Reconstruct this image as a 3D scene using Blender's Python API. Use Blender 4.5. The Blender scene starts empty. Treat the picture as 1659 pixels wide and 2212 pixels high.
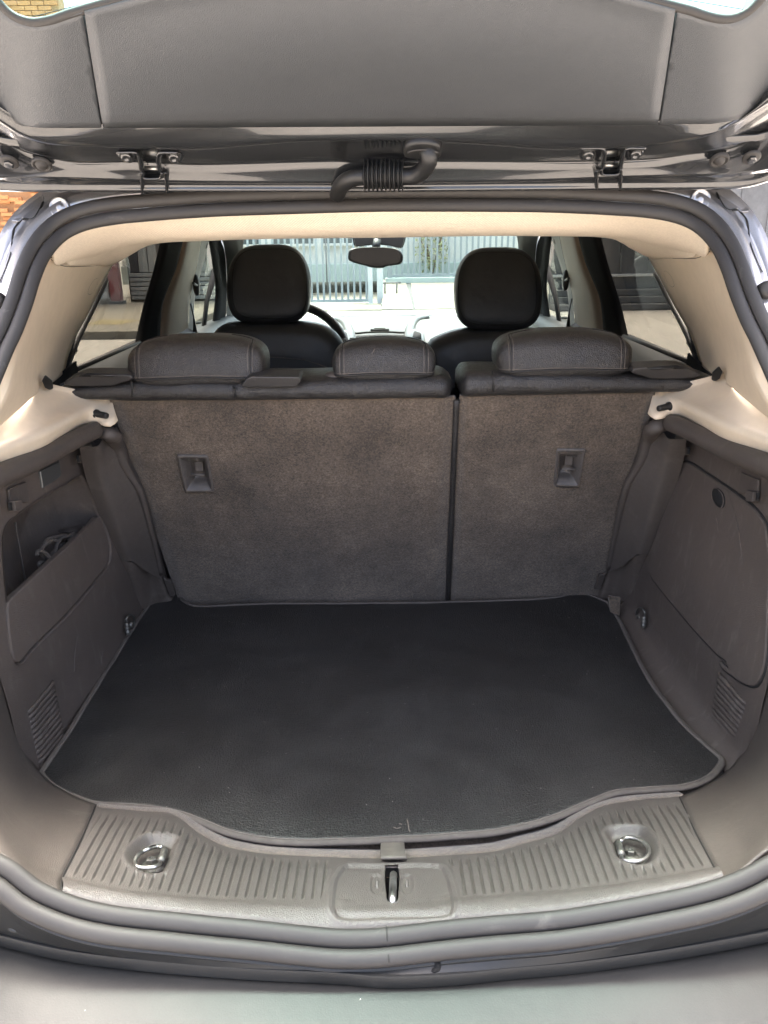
import bpy, bmesh, math, random
from mathutils import Vector, Matrix, noise
from mathutils.bvhtree import BVHTree

random.seed(7)
S = bpy.context.scene
COL = S.collection
R = math.radians

# ------------------------------------------------------------------ camera, sky, sun, exposure
CH = 1.42                      # camera height
PITCH, ROLL = R(20.0), R(0.75)
FPX, CX, CY = 1661.0, 829.5, 1106.0
CAM = Vector((0, 0, CH))
_a = Vector((0, math.cos(PITCH), -math.sin(PITCH)))
_u0 = Vector((0, math.sin(PITCH), math.cos(PITCH)))
_r0 = Vector((1, 0, 0))
_r = _r0 * math.cos(ROLL) - _u0 * math.sin(ROLL)
_u = _u0 * math.cos(ROLL) + _r0 * math.sin(ROLL)
cd = bpy.data.cameras.new('camera')
cam = bpy.data.objects.new('camera', cd)
COL.objects.link(cam)
m = Matrix((( _r.x, _u.x, -_a.x, CAM.x), (_r.y, _u.y, -_a.y, CAM.y), (_r.z, _u.z, -_a.z, CAM.z), (0, 0, 0, 1)))
cam.matrix_world = m
cd.sensor_fit = 'VERTICAL'
cd.sensor_height = 36.0
cd.lens = FPX / 2212.0 * 36.0
cd.clip_start = 0.02
cd.clip_end = 500
S.camera = cam

SUN_DIR = Vector((-0.06, 0.26, 0.96)).normalized()      # from the scene towards the sun
w = bpy.data.worlds.new('World'); S.world = w; w.use_nodes = True
nt = w.node_tree
bg = nt.nodes['Background']
sky = nt.nodes.new('ShaderNodeTexSky'); sky.sky_type = 'NISHITA'; sky.sun_disc = False
sky.sun_elevation = math.asin(SUN_DIR.z)
sky.sun_rotation = math.atan2(SUN_DIR.x, SUN_DIR.y)
sky.air_density = .8; sky.dust_density = 10.0; sky.ozone_density = 0.0
nt.links.new(sky.outputs[0], bg.inputs[0])
bg.inputs[1].default_value = 0.15
sl = bpy.data.lights.new('sun', 'SUN'); sl.energy = 1.5; sl.angle = R(30); sl.color = (1.0, 0.94, 0.86)
so = bpy.data.objects.new('sun', sl); COL.objects.link(so)
so.rotation_euler = SUN_DIR.to_track_quat('Z', 'Y').to_euler(); so.location = (0, 0, 12)
S.view_settings.view_transform = 'Standard'; S.view_settings.look = 'None'
S.view_settings.exposure = 3.38; S.view_settings.gamma = 1.0

# ------------------------------------------------------------------ helpers
def V(x, y, z): return Vector((x, y, CH + z))           # z relative to eye height

def ray(px, py):
    return _a + _r * ((px - CX) / FPX) - _u * ((py - CY) / FPX)

def at(px, py, X=None, Y=None, Z=None, off=0.0):
    """the place on a known plane (side plane, cross plane or level) that the survey reading px,py refers to"""
    d = ray(px, py)
    if X is not None: t = (X - CAM.x) / d.x
    elif Y is not None: t = (Y - CAM.y) / d.y
    else: t = Z / d.z
    return CAM + d * t

def ss(a, b, x):
    t = max(0, min(1, (x - a) / (b - a))); return t * t * (3 - 2 * t)

def lerp(a, b, t): return a + (b - a) * t

def interp(tab, x):
    if x <= tab[0][0]: return tab[0][1]
    for (x0, y0), (x1, y1) in zip(tab, tab[1:]):
        if x <= x1: return y0 + (y1 - y0) * (x - x0) / (x1 - x0)
    return tab[-1][1]

FT = [(-0.9, .56), (-.745, .64), (-.6, .73), (-.4, .86), (-.15, 1.08), (0, 1.22), (.05, 1.27), (.12, 1.33)]
def F(z): return interp(FT, z)                          # side profile of the hatch opening

def on(px, py, fn, lo=0.3, hi=4.0):
    """march the reading onto a surface Y = fn(z)"""
    d = ray(px, py)
    for _ in range(50):
        mid = (lo + hi) / 2
        p = d * mid
        if p.y - fn(p.z) > 0: hi = mid
        else: lo = mid
    return CAM + d * hi

def onF(px, py, off=0.0): return on(px, py, lambda z: F(z) + off)
SEAT_T = 0.404
def SY(z): return 1.633 - SEAT_T * (z + .82)
def onS(px, py, off=0.0): return on(px, py, lambda z: SY(z) + off)
TS = 0.714                                              # slope of the raised tailgate
TN = Vector((0, -TS, -1)).normalized()                  # its underside normal
def onT(px, py, off=0.0):
    p0 = V(0, 1.22, .0594) + TN * off
    d = ray(px, py)
    return CAM + d * ((p0 - CAM).dot(TN) / d.dot(TN))

def crv(pts, n, closed=False):
    """smooth resample (Catmull-Rom, even spacing)"""
    P = [Vector(p) for p in pts]
    if len(P) == 1: return P * n
    dense = []
    N = len(P)
    segs = N if closed else N - 1
    for i in range(segs):
        if closed:
            p0, p1, p2, p3 = P[i - 1], P[i], P[(i + 1) % N], P[(i + 2) % N]
        else:
            p1, p2 = P[i], P[i + 1]
            p0 = P[i - 1] if i > 0 else p1 * 2 - p2
            p3 = P[i + 2] if i + 2 < N else p2 * 2 - p1
        # centripetal-ish: limit tangents by chord
        l1 = (p2 - p1).length + 1e-9
        m1 = (p2 - p0); m2 = (p3 - p1)
        m1 = m1 / (m1.length + 1e-9) * l1; m2 = m2 / (m2.length + 1e-9) * l1
        for k in range(12):
            t = k / 12
            t2, t3 = t * t, t * t * t
            dense.append(p1 * (2*t3 - 3*t2 + 1) + m1 * (t3 - 2*t2 + t) + p2 * (-2*t3 + 3*t2) + m2 * (t3 - t2))
    if closed: dense.append(P[0].copy())
    else: dense.append(P[-1].copy())
    L = [0.0]
    for a, b in zip(dense, dense[1:]): L.append(L[-1] + (b - a).length)
    out = []
    cnt = n if not closed else n + 1
    j = 0
    for i in range(cnt):
        s = L[-1] * i / (cnt - 1)
        while j < len(L) - 2 and L[j + 1] < s: j += 1
        f = (s - L[j]) / max(L[j + 1] - L[j], 1e-9)
        out.append(dense[j].lerp(dense[j + 1], min(max(f, 0), 1)))
    return out[:-1] if closed else out

class Proj:
    def __init__(s, mb): s.t = BVHTree.FromPolygons(mb.v, mb.f)
    def __call__(s, px, py, off=.001):
        d = ray(px, py).normalized()
        h = s.t.ray_cast(CAM, d)
        if h[0] is None:
            h = s.t.find_nearest(CAM + d * 1.4)
        return h[0] - d * off

class MB:
    def __init__(s): s.v = []; s.f = []
    def grid(s, rows, closed_u=False, closed_v=False):
        b = len(s.v); nu = len(rows[0]); nv = len(rows)
        for r in rows: s.v += [Vector(p) for p in r]
        for j in range(nv if closed_v else nv - 1):
            for i in range(nu if closed_u else nu - 1):
                i2 = (i + 1) % nu; j2 = (j + 1) % nv
                s.f.append((b + j*nu + i, b + j*nu + i2, b + j2*nu + i2, b + j2*nu + i))
        return s
    def loft(s, rows, nu=30, nv=None, straight=False):
        rr = [crv(r, nu) for r in rows]
        if nv:
            cols = []
            for i in range(nu):
                c = [r[i] for r in rr]
                cols.append(crv(c, nv))
            rr = [[cols[i][j] for i in range(nu)] for j in range(nv)]
        return s.grid(rr)
    def tube(s, path, r, seg=10, closed=False, ry=None, up=None, cap=True, n=None):
        P = crv(path, n, closed) if n else [Vector(p) for p in path]
        N = len(P); b = len(s.v)
        prev = None
        rings = []
        for i in range(N):
            if closed: T = P[(i + 1) % N] - P[i - 1]
            else: T = P[min(i + 1, N - 1)] - P[max(i - 1, 0)]
            T.normalize()
            if up is not None: A = Vector(up(i / max(N - 1, 1)) if callable(up) else up)
            else: A = prev if prev is not None else (Vector((0, 0, 1)) if abs(T.z) < .9 else Vector((1, 0, 0)))
            A = A - T * A.dot(T)
            if A.length < 1e-6: A = T.orthogonal()
            A.normalize(); prev = A
            Bv = T.cross(A)
            rr = r(i / max(N - 1, 1)) if callable(r) else r
            r2 = rr if ry is None else (ry(i / max(N - 1, 1)) if callable(ry) else ry)
            rings.append([P[i] + Bv * (math.cos(k * 2*math.pi/seg) * rr) + A * (math.sin(k * 2*math.pi/seg) * r2) for k in range(seg)])
        s.grid(rings, closed_u=True, closed_v=closed)
        if cap and not closed:
            s.f.append(tuple(b + k for k in range(seg))[::-1])
            s.f.append(tuple(b + (N - 1) * seg + k for k in range(seg)))
        return s
    def prism(s, pts, ext):
        b = len(s.v); n = len(pts); e = Vector(ext)
        s.v += [Vector(p) for p in pts] + [Vector(p) + e for p in pts]
        s.f.append(tuple(b + i for i in range(n))); s.f.append(tuple(b + n + i for i in range(n))[::-1])
        for i in range(n):
            j = (i + 1) % n
            s.f.append((b + i, b + n + i, b + n + j, b + j))
        return s
    def box(s, c, size, mat=None):
        M = mat if mat is not None else Matrix.Identity(3)
        c = Vector(c); x, y, z = [k / 2 for k in size]
        b = len(s.v)
        for sx, sy, sz in ((-1,-1,-1),(1,-1,-1),(1,1,-1),(-1,1,-1),(-1,-1,1),(1,-1,1),(1,1,1),(-1,1,1)):
            s.v.append(c + M @ Vector((sx*x, sy*y, sz*z)))
        for f in ((3,2,1,0),(4,5,6,7),(0,1,5,4),(1,2,6,5),(2,3,7,6),(3,0,4,7)): s.f.append(tuple(b + k for k in f))
        return s
    def pillow(s, c, half, e1=.5, e2=.5, rot=None, nu=56, nv=28, shape=None):
        c = Vector(c); M = rot if rot is not None else Matrix.Identity(3)
        def sp(x, e): return math.copysign(abs(x) ** e, x)
        rows = []
        for j in range(nv + 1):
            ph = -math.pi/2 + math.pi * j / nv
            row = []
            for i in range(nu):
                th = 2*math.pi * i / nu
                q = Vector((half[0] * sp(math.cos(ph), e1) * sp(math.cos(th), e2),
                            half[1] * sp(math.cos(ph), e1) * sp(math.sin(th), e2),
                            half[2] * sp(math.sin(ph), e1)))
                if shape: q = shape(q)
                row.append(c + M @ q)
            rows.append(row)
        return s.grid(rows, closed_u=True)
    def lathe(s, c, axis, prof, seg=20):
        c = Vector(c); A = Vector(axis).normalized(); X = A.orthogonal().normalized(); Y = A.cross(X)
        rows = []
        for (r, h) in prof:
            rows.append([c + A * h + (X * math.cos(2*math.pi*k/seg) + Y * math.sin(2*math.pi*k/seg)) * r for k in range(seg)])
        s.grid(rows, closed_u=True)
        b = len(s.v) - seg
        s.f.append(tuple(b + k for k in range(seg)))
        return s
    def build(s, name, mat, parent=None, smooth=True, flip=False, solid=0, bevel=0, seg=2, off=0.0, recalc=False, auto=None, subs=0):
        root = ROOTS.get(parent.name, None) if parent else None
        if root is None: root = Vector((0, 0, 0))
        k = -1 if flip else 1
        me = bpy.data.meshes.new(name)
        me.from_pydata([((p.x * k) - root.x, p.y - root.y, p.z - root.z) for p in s.v], [], [f[::-1] if flip else f for f in s.f])
        me.update()
        if recalc or bevel:
            bm = bmesh.new(); bm.from_mesh(me)
            bmesh.ops.remove_doubles(bm, verts=bm.verts, dist=1e-6)
            bmesh.ops.recalc_face_normals(bm, faces=bm.faces)
            bm.to_mesh(me); bm.free()
        if smooth and bevel == 0:
            for p in me.polygons: p.use_smooth = True
        if auto is not None:
            for p in me.polygons: p.use_smooth = True
            me.set_sharp_from_angle(angle=R(auto))
        me.materials.append(mat)
        o = bpy.data.objects.new(name, me); COL.objects.link(o)
        if parent: o.parent = parent; ROOTS[o.name] = root
        if solid:
            md = o.modifiers.new('solid', 'SOLIDIFY'); md.thickness = solid; md.offset = off
        if bevel:
            md = o.modifiers.new('bevel', 'BEVEL'); md.width = bevel; md.segments = seg; md.limit_method = 'ANGLE'; md.angle_limit = R(35)
            for p in me.polygons: p.use_smooth = True
            md.harden_normals = True
        if subs:
            md = o.modifiers.new('subs', 'SUBSURF'); md.levels = subs; md.render_levels = subs
        return o

ROOTS = {}
def empty(name, loc, label=None, cat=None, parent=None, group=None):
    o = bpy.data.objects.new(name, None); COL.objects.link(o)
    if parent:
        o.parent = parent; ROOTS[o.name] = ROOTS[parent.name]      # parts of one thing share its base frame
    else:
        o.location = loc; ROOTS[o.name] = Vector(loc)
    if label: o['label'] = label
    if cat: o['category'] = cat
    if group: o['group'] = group
    return o

# ------------------------------------------------------------------ materials
def node(nt, t, **kw):
    n = nt.nodes.new(t)
    for k, v in kw.items():
        if hasattr(n, k): setattr(n, k, v)
    return n

def mat(name, col, rough=.5, metal=0.0, coat=0.0, bumps=(), var=None, spec=.5, specks=None, rvar=0.0, sheen=0.0, flake=False, coatr=.05, streak=None):
    """bumps: (kind, scale, strength, distance); var: (scale, amount); specks: (scale, radius, share, colour)"""
    m = bpy.data.materials.new(name); m.use_nodes = True
    nt = m.node_tree; b = nt.nodes['Principled BSDF']; L = nt.links
    b.inputs['Base Color'].default_value = (*col, 1); b.inputs['Roughness'].default_value = rough
    b.inputs['Metallic'].default_value = metal; b.inputs['Coat Weight'].default_value = coat
    b.inputs['Coat Roughness'].default_value = coatr
    b.inputs['Specular IOR Level'].default_value = spec
    if sheen:
        b.inputs['Sheen Weight'].default_value = sheen; b.inputs['Sheen Roughness'].default_value = .5
    tc = node(nt, 'ShaderNodeTexCoord'); co = tc.outputs['Object']
    csock = None
    if var:
        acc = None
        for (sc, am) in (var if isinstance(var[0], tuple) else (var,)):
            n = node(nt, 'ShaderNodeTexNoise'); n.inputs['Scale'].default_value = sc; n.inputs['Detail'].default_value = 6
            n.inputs['Roughness'].default_value = .62
            L.new(co, n.inputs['Vector'])
            mr = node(nt, 'ShaderNodeMapRange'); mr.inputs['From Min'].default_value = .3; mr.inputs['From Max'].default_value = .7
            mr.inputs['To Min'].default_value = 1 - am; mr.inputs['To Max'].default_value = 1 + am
            L.new(n.outputs['Fac'], mr.inputs['Value'])
            if acc is None: acc = mr.outputs[0]
            else:
                mm = node(nt, 'ShaderNodeMath', operation='MULTIPLY'); L.new(acc, mm.inputs[0]); L.new(mr.outputs[0], mm.inputs[1]); acc = mm.outputs[0]
        mx = node(nt, 'ShaderNodeVectorMath', operation='SCALE'); mx.inputs[0].default_value = col
        L.new(acc, mx.inputs['Scale']); csock = mx.outputs[0]
        if rvar:
            mr2 = node(nt, 'ShaderNodeMapRange'); mr2.inputs['From Min'].default_value = .6; mr2.inputs['From Max'].default_value = 1.4
            mr2.inputs['To Min'].default_value = max(rough - rvar, .02); mr2.inputs['To Max'].default_value = min(rough + rvar, 1)
            L.new(acc, mr2.inputs['Value']); L.new(mr2.outputs[0], b.inputs['Roughness'])
    if specks:
        for (sc, rad, share, sc_col) in (specks if isinstance(specks[0], tuple) else (specks,)):
            vo = node(nt, 'ShaderNodeTexVoronoi'); vo.inputs['Scale'].default_value = sc
            L.new(co, vo.inputs['Vector'])
            c1 = node(nt, 'ShaderNodeMath', operation='LESS_THAN'); c1.inputs[1].default_value = rad
            L.new(vo.outputs['Distance'], c1.inputs[0])
            sx = node(nt, 'ShaderNodeSeparateColor'); L.new(vo.outputs['Color'], sx.inputs[0])
            c2 = node(nt, 'ShaderNodeMath', operation='LESS_THAN'); c2.inputs[1].default_value = share
            L.new(sx.outputs[0], c2.inputs[0])
            mm = node(nt, 'ShaderNodeMath', operation='MULTIPLY'); L.new(c1.outputs[0], mm.inputs[0]); L.new(c2.outputs[0], mm.inputs[1])
            mix = node(nt, 'ShaderNodeMix', data_type='RGBA'); L.new(mm.outputs[0], mix.inputs['Factor'])
            if csock is not None: L.new(csock, mix.inputs[6])
            else: mix.inputs[6].default_value = (*col, 1)
            mix.inputs[7].default_value = (*sc_col, 1); csock = mix.outputs[2]
    if streak:      # dusty scuffs: stretched noise, thresholded
        (sv, lo, hi, am, sc_col) = streak
        mp = node(nt, 'ShaderNodeMapping'); mp.inputs['Scale'].default_value = sv; L.new(co, mp.inputs['Vector'])
        n = node(nt, 'ShaderNodeTexNoise'); n.inputs['Scale'].default_value = 1; n.inputs['Detail'].default_value = 7; n.inputs['Roughness'].default_value = .7
        n.inputs['Distortion'].default_value = .6
        L.new(mp.outputs[0], n.inputs['Vector'])
        mr = node(nt, 'ShaderNodeMapRange'); mr.inputs['From Min'].default_value = lo; mr.inputs['From Max'].default_value = hi
        mr.inputs['To Max'].default_value = am
        L.new(n.outputs['Fac'], mr.inputs['Value'])
        mix = node(nt, 'ShaderNodeMix', data_type='RGBA'); L.new(mr.outputs[0], mix.inputs['Factor'])
        if csock is not None: L.new(csock, mix.inputs[6])
        else: mix.inputs[6].default_value = (*col, 1)
        mix.inputs[7].default_value = (*sc_col, 1); csock = mix.outputs[2]
    if csock is not None: L.new(csock, b.inputs['Base Color'])
    prev = None
    for (kind, sc, st, di) in bumps:
        if kind == 'noise':
            n = node(nt, 'ShaderNodeTexNoise'); n.inputs['Scale'].default_value = sc; n.inputs['Detail'].default_value = 4; L.new(co, n.inputs['Vector']); h = n.outputs['Fac']
        elif kind == 'cells':
            n = node(nt, 'ShaderNodeTexVoronoi', feature='DISTANCE_TO_EDGE'); n.inputs['Scale'].default_value = sc
            nn = node(nt, 'ShaderNodeTexNoise'); nn.inputs['Scale'].default_value = sc * .35; L.new(co, nn.inputs['Vector'])
            ad = node(nt, 'ShaderNodeVectorMath', operation='SCALE'); ad.inputs['Scale'].default_value = 1.1 / sc; L.new(nn.outputs['Color'], ad.inputs[0])
            ad2 = node(nt, 'ShaderNodeVectorMath', operation='ADD'); L.new(co, ad2.inputs[0]); L.new(ad.outputs[0], ad2.inputs[1])
            L.new(ad2.outputs[0], n.inputs['Vector'])
            mr = node(nt, 'ShaderNodeMapRange'); mr.inputs['From Max'].default_value = .25; L.new(n.outputs['Distance'], mr.inputs['Value']); h = mr.outputs[0]
        elif kind == 'weave':
            sep = node(nt, 'ShaderNodeSeparateXYZ'); L.new(co, sep.inputs[0])
            fs = []
            for ax, ot in ((0, 1), (1, 2)):
                a = node(nt, 'ShaderNodeMath', operation='MULTIPLY'); a.inputs[1].default_value = sc; L.new(sep.outputs[ax], a.inputs[0])
                s2 = node(nt, 'ShaderNodeMath', operation='SINE'); L.new(a.outputs[0], s2.inputs[0]); fs.append(s2.outputs[0])
            a = node(nt, 'ShaderNodeMath', operation='MULTIPLY'); L.new(fs[0], a.inputs[0]); L.new(fs[1], a.inputs[1]); h = a.outputs[0]
        elif kind == 'stripe':       # fine ridges across the binding
            wv = node(nt, 'ShaderNodeTexWave'); wv.inputs['Scale'].default_value = sc; L.new(co, wv.inputs['Vector']); h = wv.outputs['Fac']
        bp = node(nt, 'ShaderNodeBump'); bp.inputs['Strength'].default_value = st; bp.inputs['Distance'].default_value = di
        L.new(h, bp.inputs['Height'])
        if prev: L.new(prev, bp.inputs['Normal'])
        prev = bp.outputs[0]
    if prev: L.new(prev, b.inputs['Normal'])
    return m

def glass(name, tint, gloss=.06, col=(1, 1, 1)):
    m = bpy.data.materials.new(name); m.use_nodes = True
    nt = m.node_tree; nt.nodes.clear(); L = nt.links
    out = node(nt, 'ShaderNodeOutputMaterial'); tr = node(nt, 'ShaderNodeBsdfTransparent'); gl = node(nt, 'ShaderNodeBsdfGlossy')
    tr.inputs[0].default_value = (*tint, 1); gl.inputs[0].default_value = (*col, 1); gl.inputs['Roughness'].default_value = .02
    ge = node(nt, 'ShaderNodeNewGeometry')
    dt = node(nt, 'ShaderNodeVectorMath', operation='DOT_PRODUCT'); L.new(ge.outputs['Normal'], dt.inputs[0]); L.new(ge.outputs['Incoming'], dt.inputs[1])
    ab = node(nt, 'ShaderNodeMath', operation='ABSOLUTE'); L.new(dt.outputs['Value'], ab.inputs[0])
    om = node(nt, 'ShaderNodeMath', operation='SUBTRACT'); om.inputs[0].default_value = 1; L.new(ab.outputs[0], om.inputs[1])
    pw = node(nt, 'ShaderNodeMath', operation='POWER'); pw.inputs[1].default_value = 5; L.new(om.outputs[0], pw.inputs[0])
    ml = node(nt, 'ShaderNodeMath', operation='MULTIPLY_ADD'); ml.inputs[1].default_value = gloss * 8; ml.inputs[2].default_value = gloss; L.new(pw.outputs[0], ml.inputs[0]); ml.use_clamp = True
    mx = node(nt, 'ShaderNodeMixShader'); L.new(ml.outputs[0], mx.inputs[0]); L.new(tr.outputs[0], mx.inputs[1]); L.new(gl.outputs[0], mx.inputs[2])
    L.new(mx.outputs[0], out.inputs[0])
    return m

DUST = (.20, .18, .155)
M = {}
M['plastic'] = mat('charcoal_plastic', (.040, .0345, .031), .5, bumps=(('cells', 620, .35, .0006),), var=((3, .12), (60, .06)), rvar=.08,
                   specks=((55, .03, .14, DUST),), streak=((9, 40, 60), .58, .78, .25, DUST))
M['trim_pale'] = mat('grey_grained_plastic', (.075, .0655, .059), .44, bumps=(('cells', 430, .45, .0007),), var=((5, .1), (90, .07)), rvar=.07,
                     specks=((70, .028, .12, (.5, .48, .45)),), streak=((30, 14, 30), .58, .8, .16, DUST))
M['wall'] = mat('dark_side_lining', (.076, .0605, .0505), .54, bumps=(('cells', 480, .6, .0009),), var=((4, .16), (120, .08)), rvar=.06,
                specks=((48, .03, .13, DUST),), streak=((14, 50, 16), .54, .74, .36, DUST))
M['strip'] = mat('grained_strip_plastic', (.062, .0515, .0445), .5, bumps=(('cells', 520, .45, .0007),), var=((6, .1), (100, .08)), streak=((10, 40, 25), .57, .78, .26, DUST))
M['carpet'] = mat('brown_grey_carpet', (.086, .0655, .0475), .95, spec=.15, sheen=.25, bumps=(('noise', 620, 1.0, .0022), ('noise', 90, .25, .002)), var=((6, .38), (38, .18), (230, .5), (520, .4)), streak=((5, 5, 2.2), .50, .74, .35, (.125, .104, .081)),
                  specks=((70, .03, .12, DUST),))
M['leather'] = mat('black_grained_leather', (.0225, .0208, .0198), .32, bumps=(('cells', 330, .6, .0009), ('noise', 24, .5, .009)), var=((8, .15), (70, .1)), rvar=.07)
M['leather_smooth'] = mat('black_smooth_leather', (.027, .027, .028), .38, spec=.6, bumps=(('cells', 380, .25, .0006), ('noise', 16, .35, .008)), var=(20, .1))
M['mat'] = mat('black_vinyl', (.0195, .0187, .0180), .43, bumps=(('cells', 215, .5, .0008), ('noise', 7, .3, .012)), var=((4, .2), (30, .1)), rvar=.09,
               specks=((60, .05, .16, (.30, .28, .26)), (26, .022, .3, (.4, .38, .35))), streak=((22, 6, 20), .58, .8, .12, (.10, .095, .09)))
M['binding'] = mat('taupe_binding_tape', (.085, .073, .063), .8, bumps=(('stripe', 260, .5, .001), ('noise', 700, .4, .0008)), var=(60, .16))
M['beige'] = mat('beige_grained_trim', (.61, .515, .39), .55, bumps=(('cells', 560, .22, .0005),), var=((4, .05), (40, .04)), specks=((30, .03, .1, (.74, .68, .58)),), streak=((12, 30, 40), .68, .8, .12, (.35, .28, .2)))
M['headliner'] = mat('beige_knit_headliner', (.72, .63, .505), .92, spec=.1, bumps=(('weave', 1250, .3, .0010),), var=((6, .05), (300, .08)))
M['rubber'] = mat('black_rubber', (.0235, .0212, .0195), .62, bumps=(('noise', 300, .1, .0006),), var=((6, .14), (80, .1)), rvar=.1, streak=((20, 20, 40), .62, .8, .25, (.2, .18, .165)))
M['paint'] = mat('grey_metallic_paint_lit', (.32, .315, .32), .28, metal=.7, coat=1.0, bumps=(('noise', 30, .05, .003),), var=((900, .12),), specks=((40, .03, .1, DUST),))  # lit copy of the body finish: daylight lifted into its colour
M['paint_shaded'] = mat('grey_metallic_paint_shaded', (.020, .021, .022), .16, metal=.08, coat=1.0, coatr=.03, bumps=(('noise', 9, .08, .006),), var=((700, .1), (4, .08)), specks=((30, .025, .08, DUST),))  # same body finish darkened for the tailgate underside, shade put into the colour
M['bumper'] = mat('satin_grey_bumper', (.0185, .0190, .0187), .47, metal=.1, coat=.0, coatr=.3, spec=.40, bumps=(('noise', 500, .2, .0006), ('noise', 6, .25, .01)), var=((500, .14), (9, .1)), rvar=.06, specks=((60, .03, .12, (.7, .68, .6)),))
M['panel'] = mat('grey_tailgate_plastic', (.054, .0575, .062), .46, bumps=(('cells', 520, .3, .0006),), var=((3, .06), (80, .04)))
M['bezel'] = mat('satin_black_plastic', (.028, .026, .025), .42, bumps=(('cells', 600, .3, .0005),), var=(30, .1))
M['frame_black'] = mat('matt_black_trim', (.008, .008, .008), .85, spec=.15, var=(30, .1))
M['latch'] = mat('warm_grey_plastic', (.075, .066, .06), .42, bumps=(('cells', 700, .25, .0004),), var=((40, .12), (120, .1)), streak=((60, 30, 60), .55, .75, .35, DUST))
M['beige_dark'] = mat('beige_cap_plastic', (.58, .48, .36), .6, var=(30, .04))
M['grit'] = mat('pale_grit', (.34, .31, .27), .8, var=(400, .4))
M['black'] = mat('black_plastic', (.012, .012, .012), .45, var=(30, .1))
M['void'] = mat('dark_cavity', (.004, .004, .004), .9, var=(30, .1))
M['chrome'] = mat('galvanised_steel', (.48, .47, .44), .38, metal=1.0, bumps=(('noise', 250, .15, .0008),), var=((40, .25), (200, .15)), rvar=.12)
M['steel_dark'] = mat('dusty_steel', (.14, .135, .12), .5, metal=.8, var=((60, .3), (220, .2)), bumps=(('noise', 250, .3, .0008),))
M['dash'] = mat('grey_dashboard_plastic', (.032, .0335, .0335), .55, bumps=(('noise', 500, .2, .0006),), var=(8, .06))
M['satin'] = mat('satin_silver_trim', (.11, .113, .11), .35, metal=.6, var=(30, .05))
M['pillar'] = mat('beige_inner_pillar', (.20, .148, .100), .6, bumps=(('noise', 500, .2, .0006),), var=(8, .06))
M['pillar_grey'] = mat('grey_inner_pillar', (.12, .115, .105), .6, bumps=(('noise', 500, .2, .0006),), var=(8, .06))
M['rope'] = mat('black_braided_cord', (.075, .066, .06), .7, bumps=(('stripe', 420, .8, .0012),), var=(200, .3))
M['webbing'] = mat('grey_webbing', (.12, .105, .088), .75, bumps=(('stripe', 380, .5, .0008),), var=(90, .14))
M['stitch'] = mat('seam_thread', (.12, .105, .092), .7, bumps=(('stripe', 300, .6, .0008),), var=(90, .2))
M['seam'] = mat('dark_seam', (.012, .011, .01), .7, var=(90, .2))
M['tint'] = glass('tinted_glass', (.33, .33, .31), .015)
M['tint_light'] = glass('lightly_tinted_glass', (.42, .45, .43), .015)
M['screen'] = glass('windscreen_glass', (.80, .885, .86), .006)
M['green'] = glass('green_tinted_glass', (.72, .90, .89), .04)
M['mirror'] = mat('mirror_glass', (.004, .0045, .005), .10, metal=0.0, spec=.15, var=(4, .02))
# outside
M['asphalt'] = mat('worn_asphalt', (.28, .265, .24), .9, bumps=(('noise', 160, .6, .006),), var=((.6, .18), (14, .16), (120, .25)))
M['concrete'] = mat('pale_concrete', (.17, .158, .132), .9, bumps=(('noise', 60, .4, .004),), var=((1.2, .2), (12, .14)), streak=((.8, 2.5, 1), .55, .7, .35, (.45, .36, .16)))
M['white'] = mat('white_plaster', (.50, .51, .49), .85, bumps=(('noise', 30, .2, .004),), var=((1, .07), (9, .06)), streak=((3, 3, 1.2), .62, .8, .35, (.3, .28, .25)))
M['mint'] = mat('pale_green_paint', (.33, .40, .38), .7, var=((2, .1),))
M['lav'] = mat('lavender_grey_plaster', (.33, .305, .315), .85, bumps=(('noise', 30, .2, .004),), var=((1, .05), (9, .05)))
M['darkwall'] = mat('charcoal_sheet_metal', (.085, .088, .09), .6, var=((1.2, .25), (12, .12)))
M['bars'] = mat('pale_blue_paint', (.20, .235, .25), .5, var=((3, .12), (40, .08)))
M['bars_w'] = mat('white_bar_paint', (.40, .43, .43), .5, var=((3, .1),))
M['brick'] = mat('orange_brick', (.42, .19, .07), .85, bumps=(('noise', 60, .6, .006),), var=((3, .2), (40, .16)))
M['mortar'] = mat('mortar', (.34, .185, .085), .95, bumps=(('noise', 60, .5, .004),), var=((6, .15),))
M['red'] = mat('red_paint', (.26, .065, .065), .55, var=((4, .15),))
M['shutter'] = mat('grey_shutter_steel', (.40, .42, .40), .5, metal=.2, var=((3, .12), (20, .08)))
M['leaf'] = mat('yellow_green_leaf', (.22, .24, .10), .6, var=((5, .4),))
M['stem'] = mat('brown_stem', (.12, .07, .04), .85, var=((20, .2),))
M['yellow'] = mat('yellow_road_paint', (.2, .165, .08), .8, var=((4, .3), (30, .2)))
M['pane'] = mat('dark_window_pane', (.07, .085, .09), .12, var=((2, .2),))

# ================================================================== THE CAR
car = empty('car', (0, 2.3, 0), 'grey hatchback with its tailgate raised and its empty boot open', 'car')

def mx(p): return Vector((-p.x, p.y, p.z))
def zz(x0, y0, sc):                                     # survey sheets drawn at other scales
    return lambda x, y: ((x0 + x / sc) / 1.1573, (y0 + y / sc) / 1.1573)
z3 = zz(0, 450, 2.592); z6 = zz(0, 380, 5.184); zp = zz(0, 950, 2.95); zr = zz(1420, 950, 2.95)
zb = zz(0, 1650, 1.728); zc = zz(960, 1650, 1.728); zs = zz(800, 2080, 4.366); zd = zz(820, 580, 6.9125)
z5 = zz(120, 820, 4.608); z7 = zz(460, 570, 7.628); z8 = zz(560, 880, 2.676); zh = zz(280, 330, 3.95)
zhr = zz(1400, 330, 3.19); zt = zz(0, 0, 3.95); ztr = zz(1500, 0, 3.95); zl = zz(430, 1120, 13.82)
zv = zz(800, 330, 3.95); zfs = zz(540, 500, 1.975)

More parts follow.
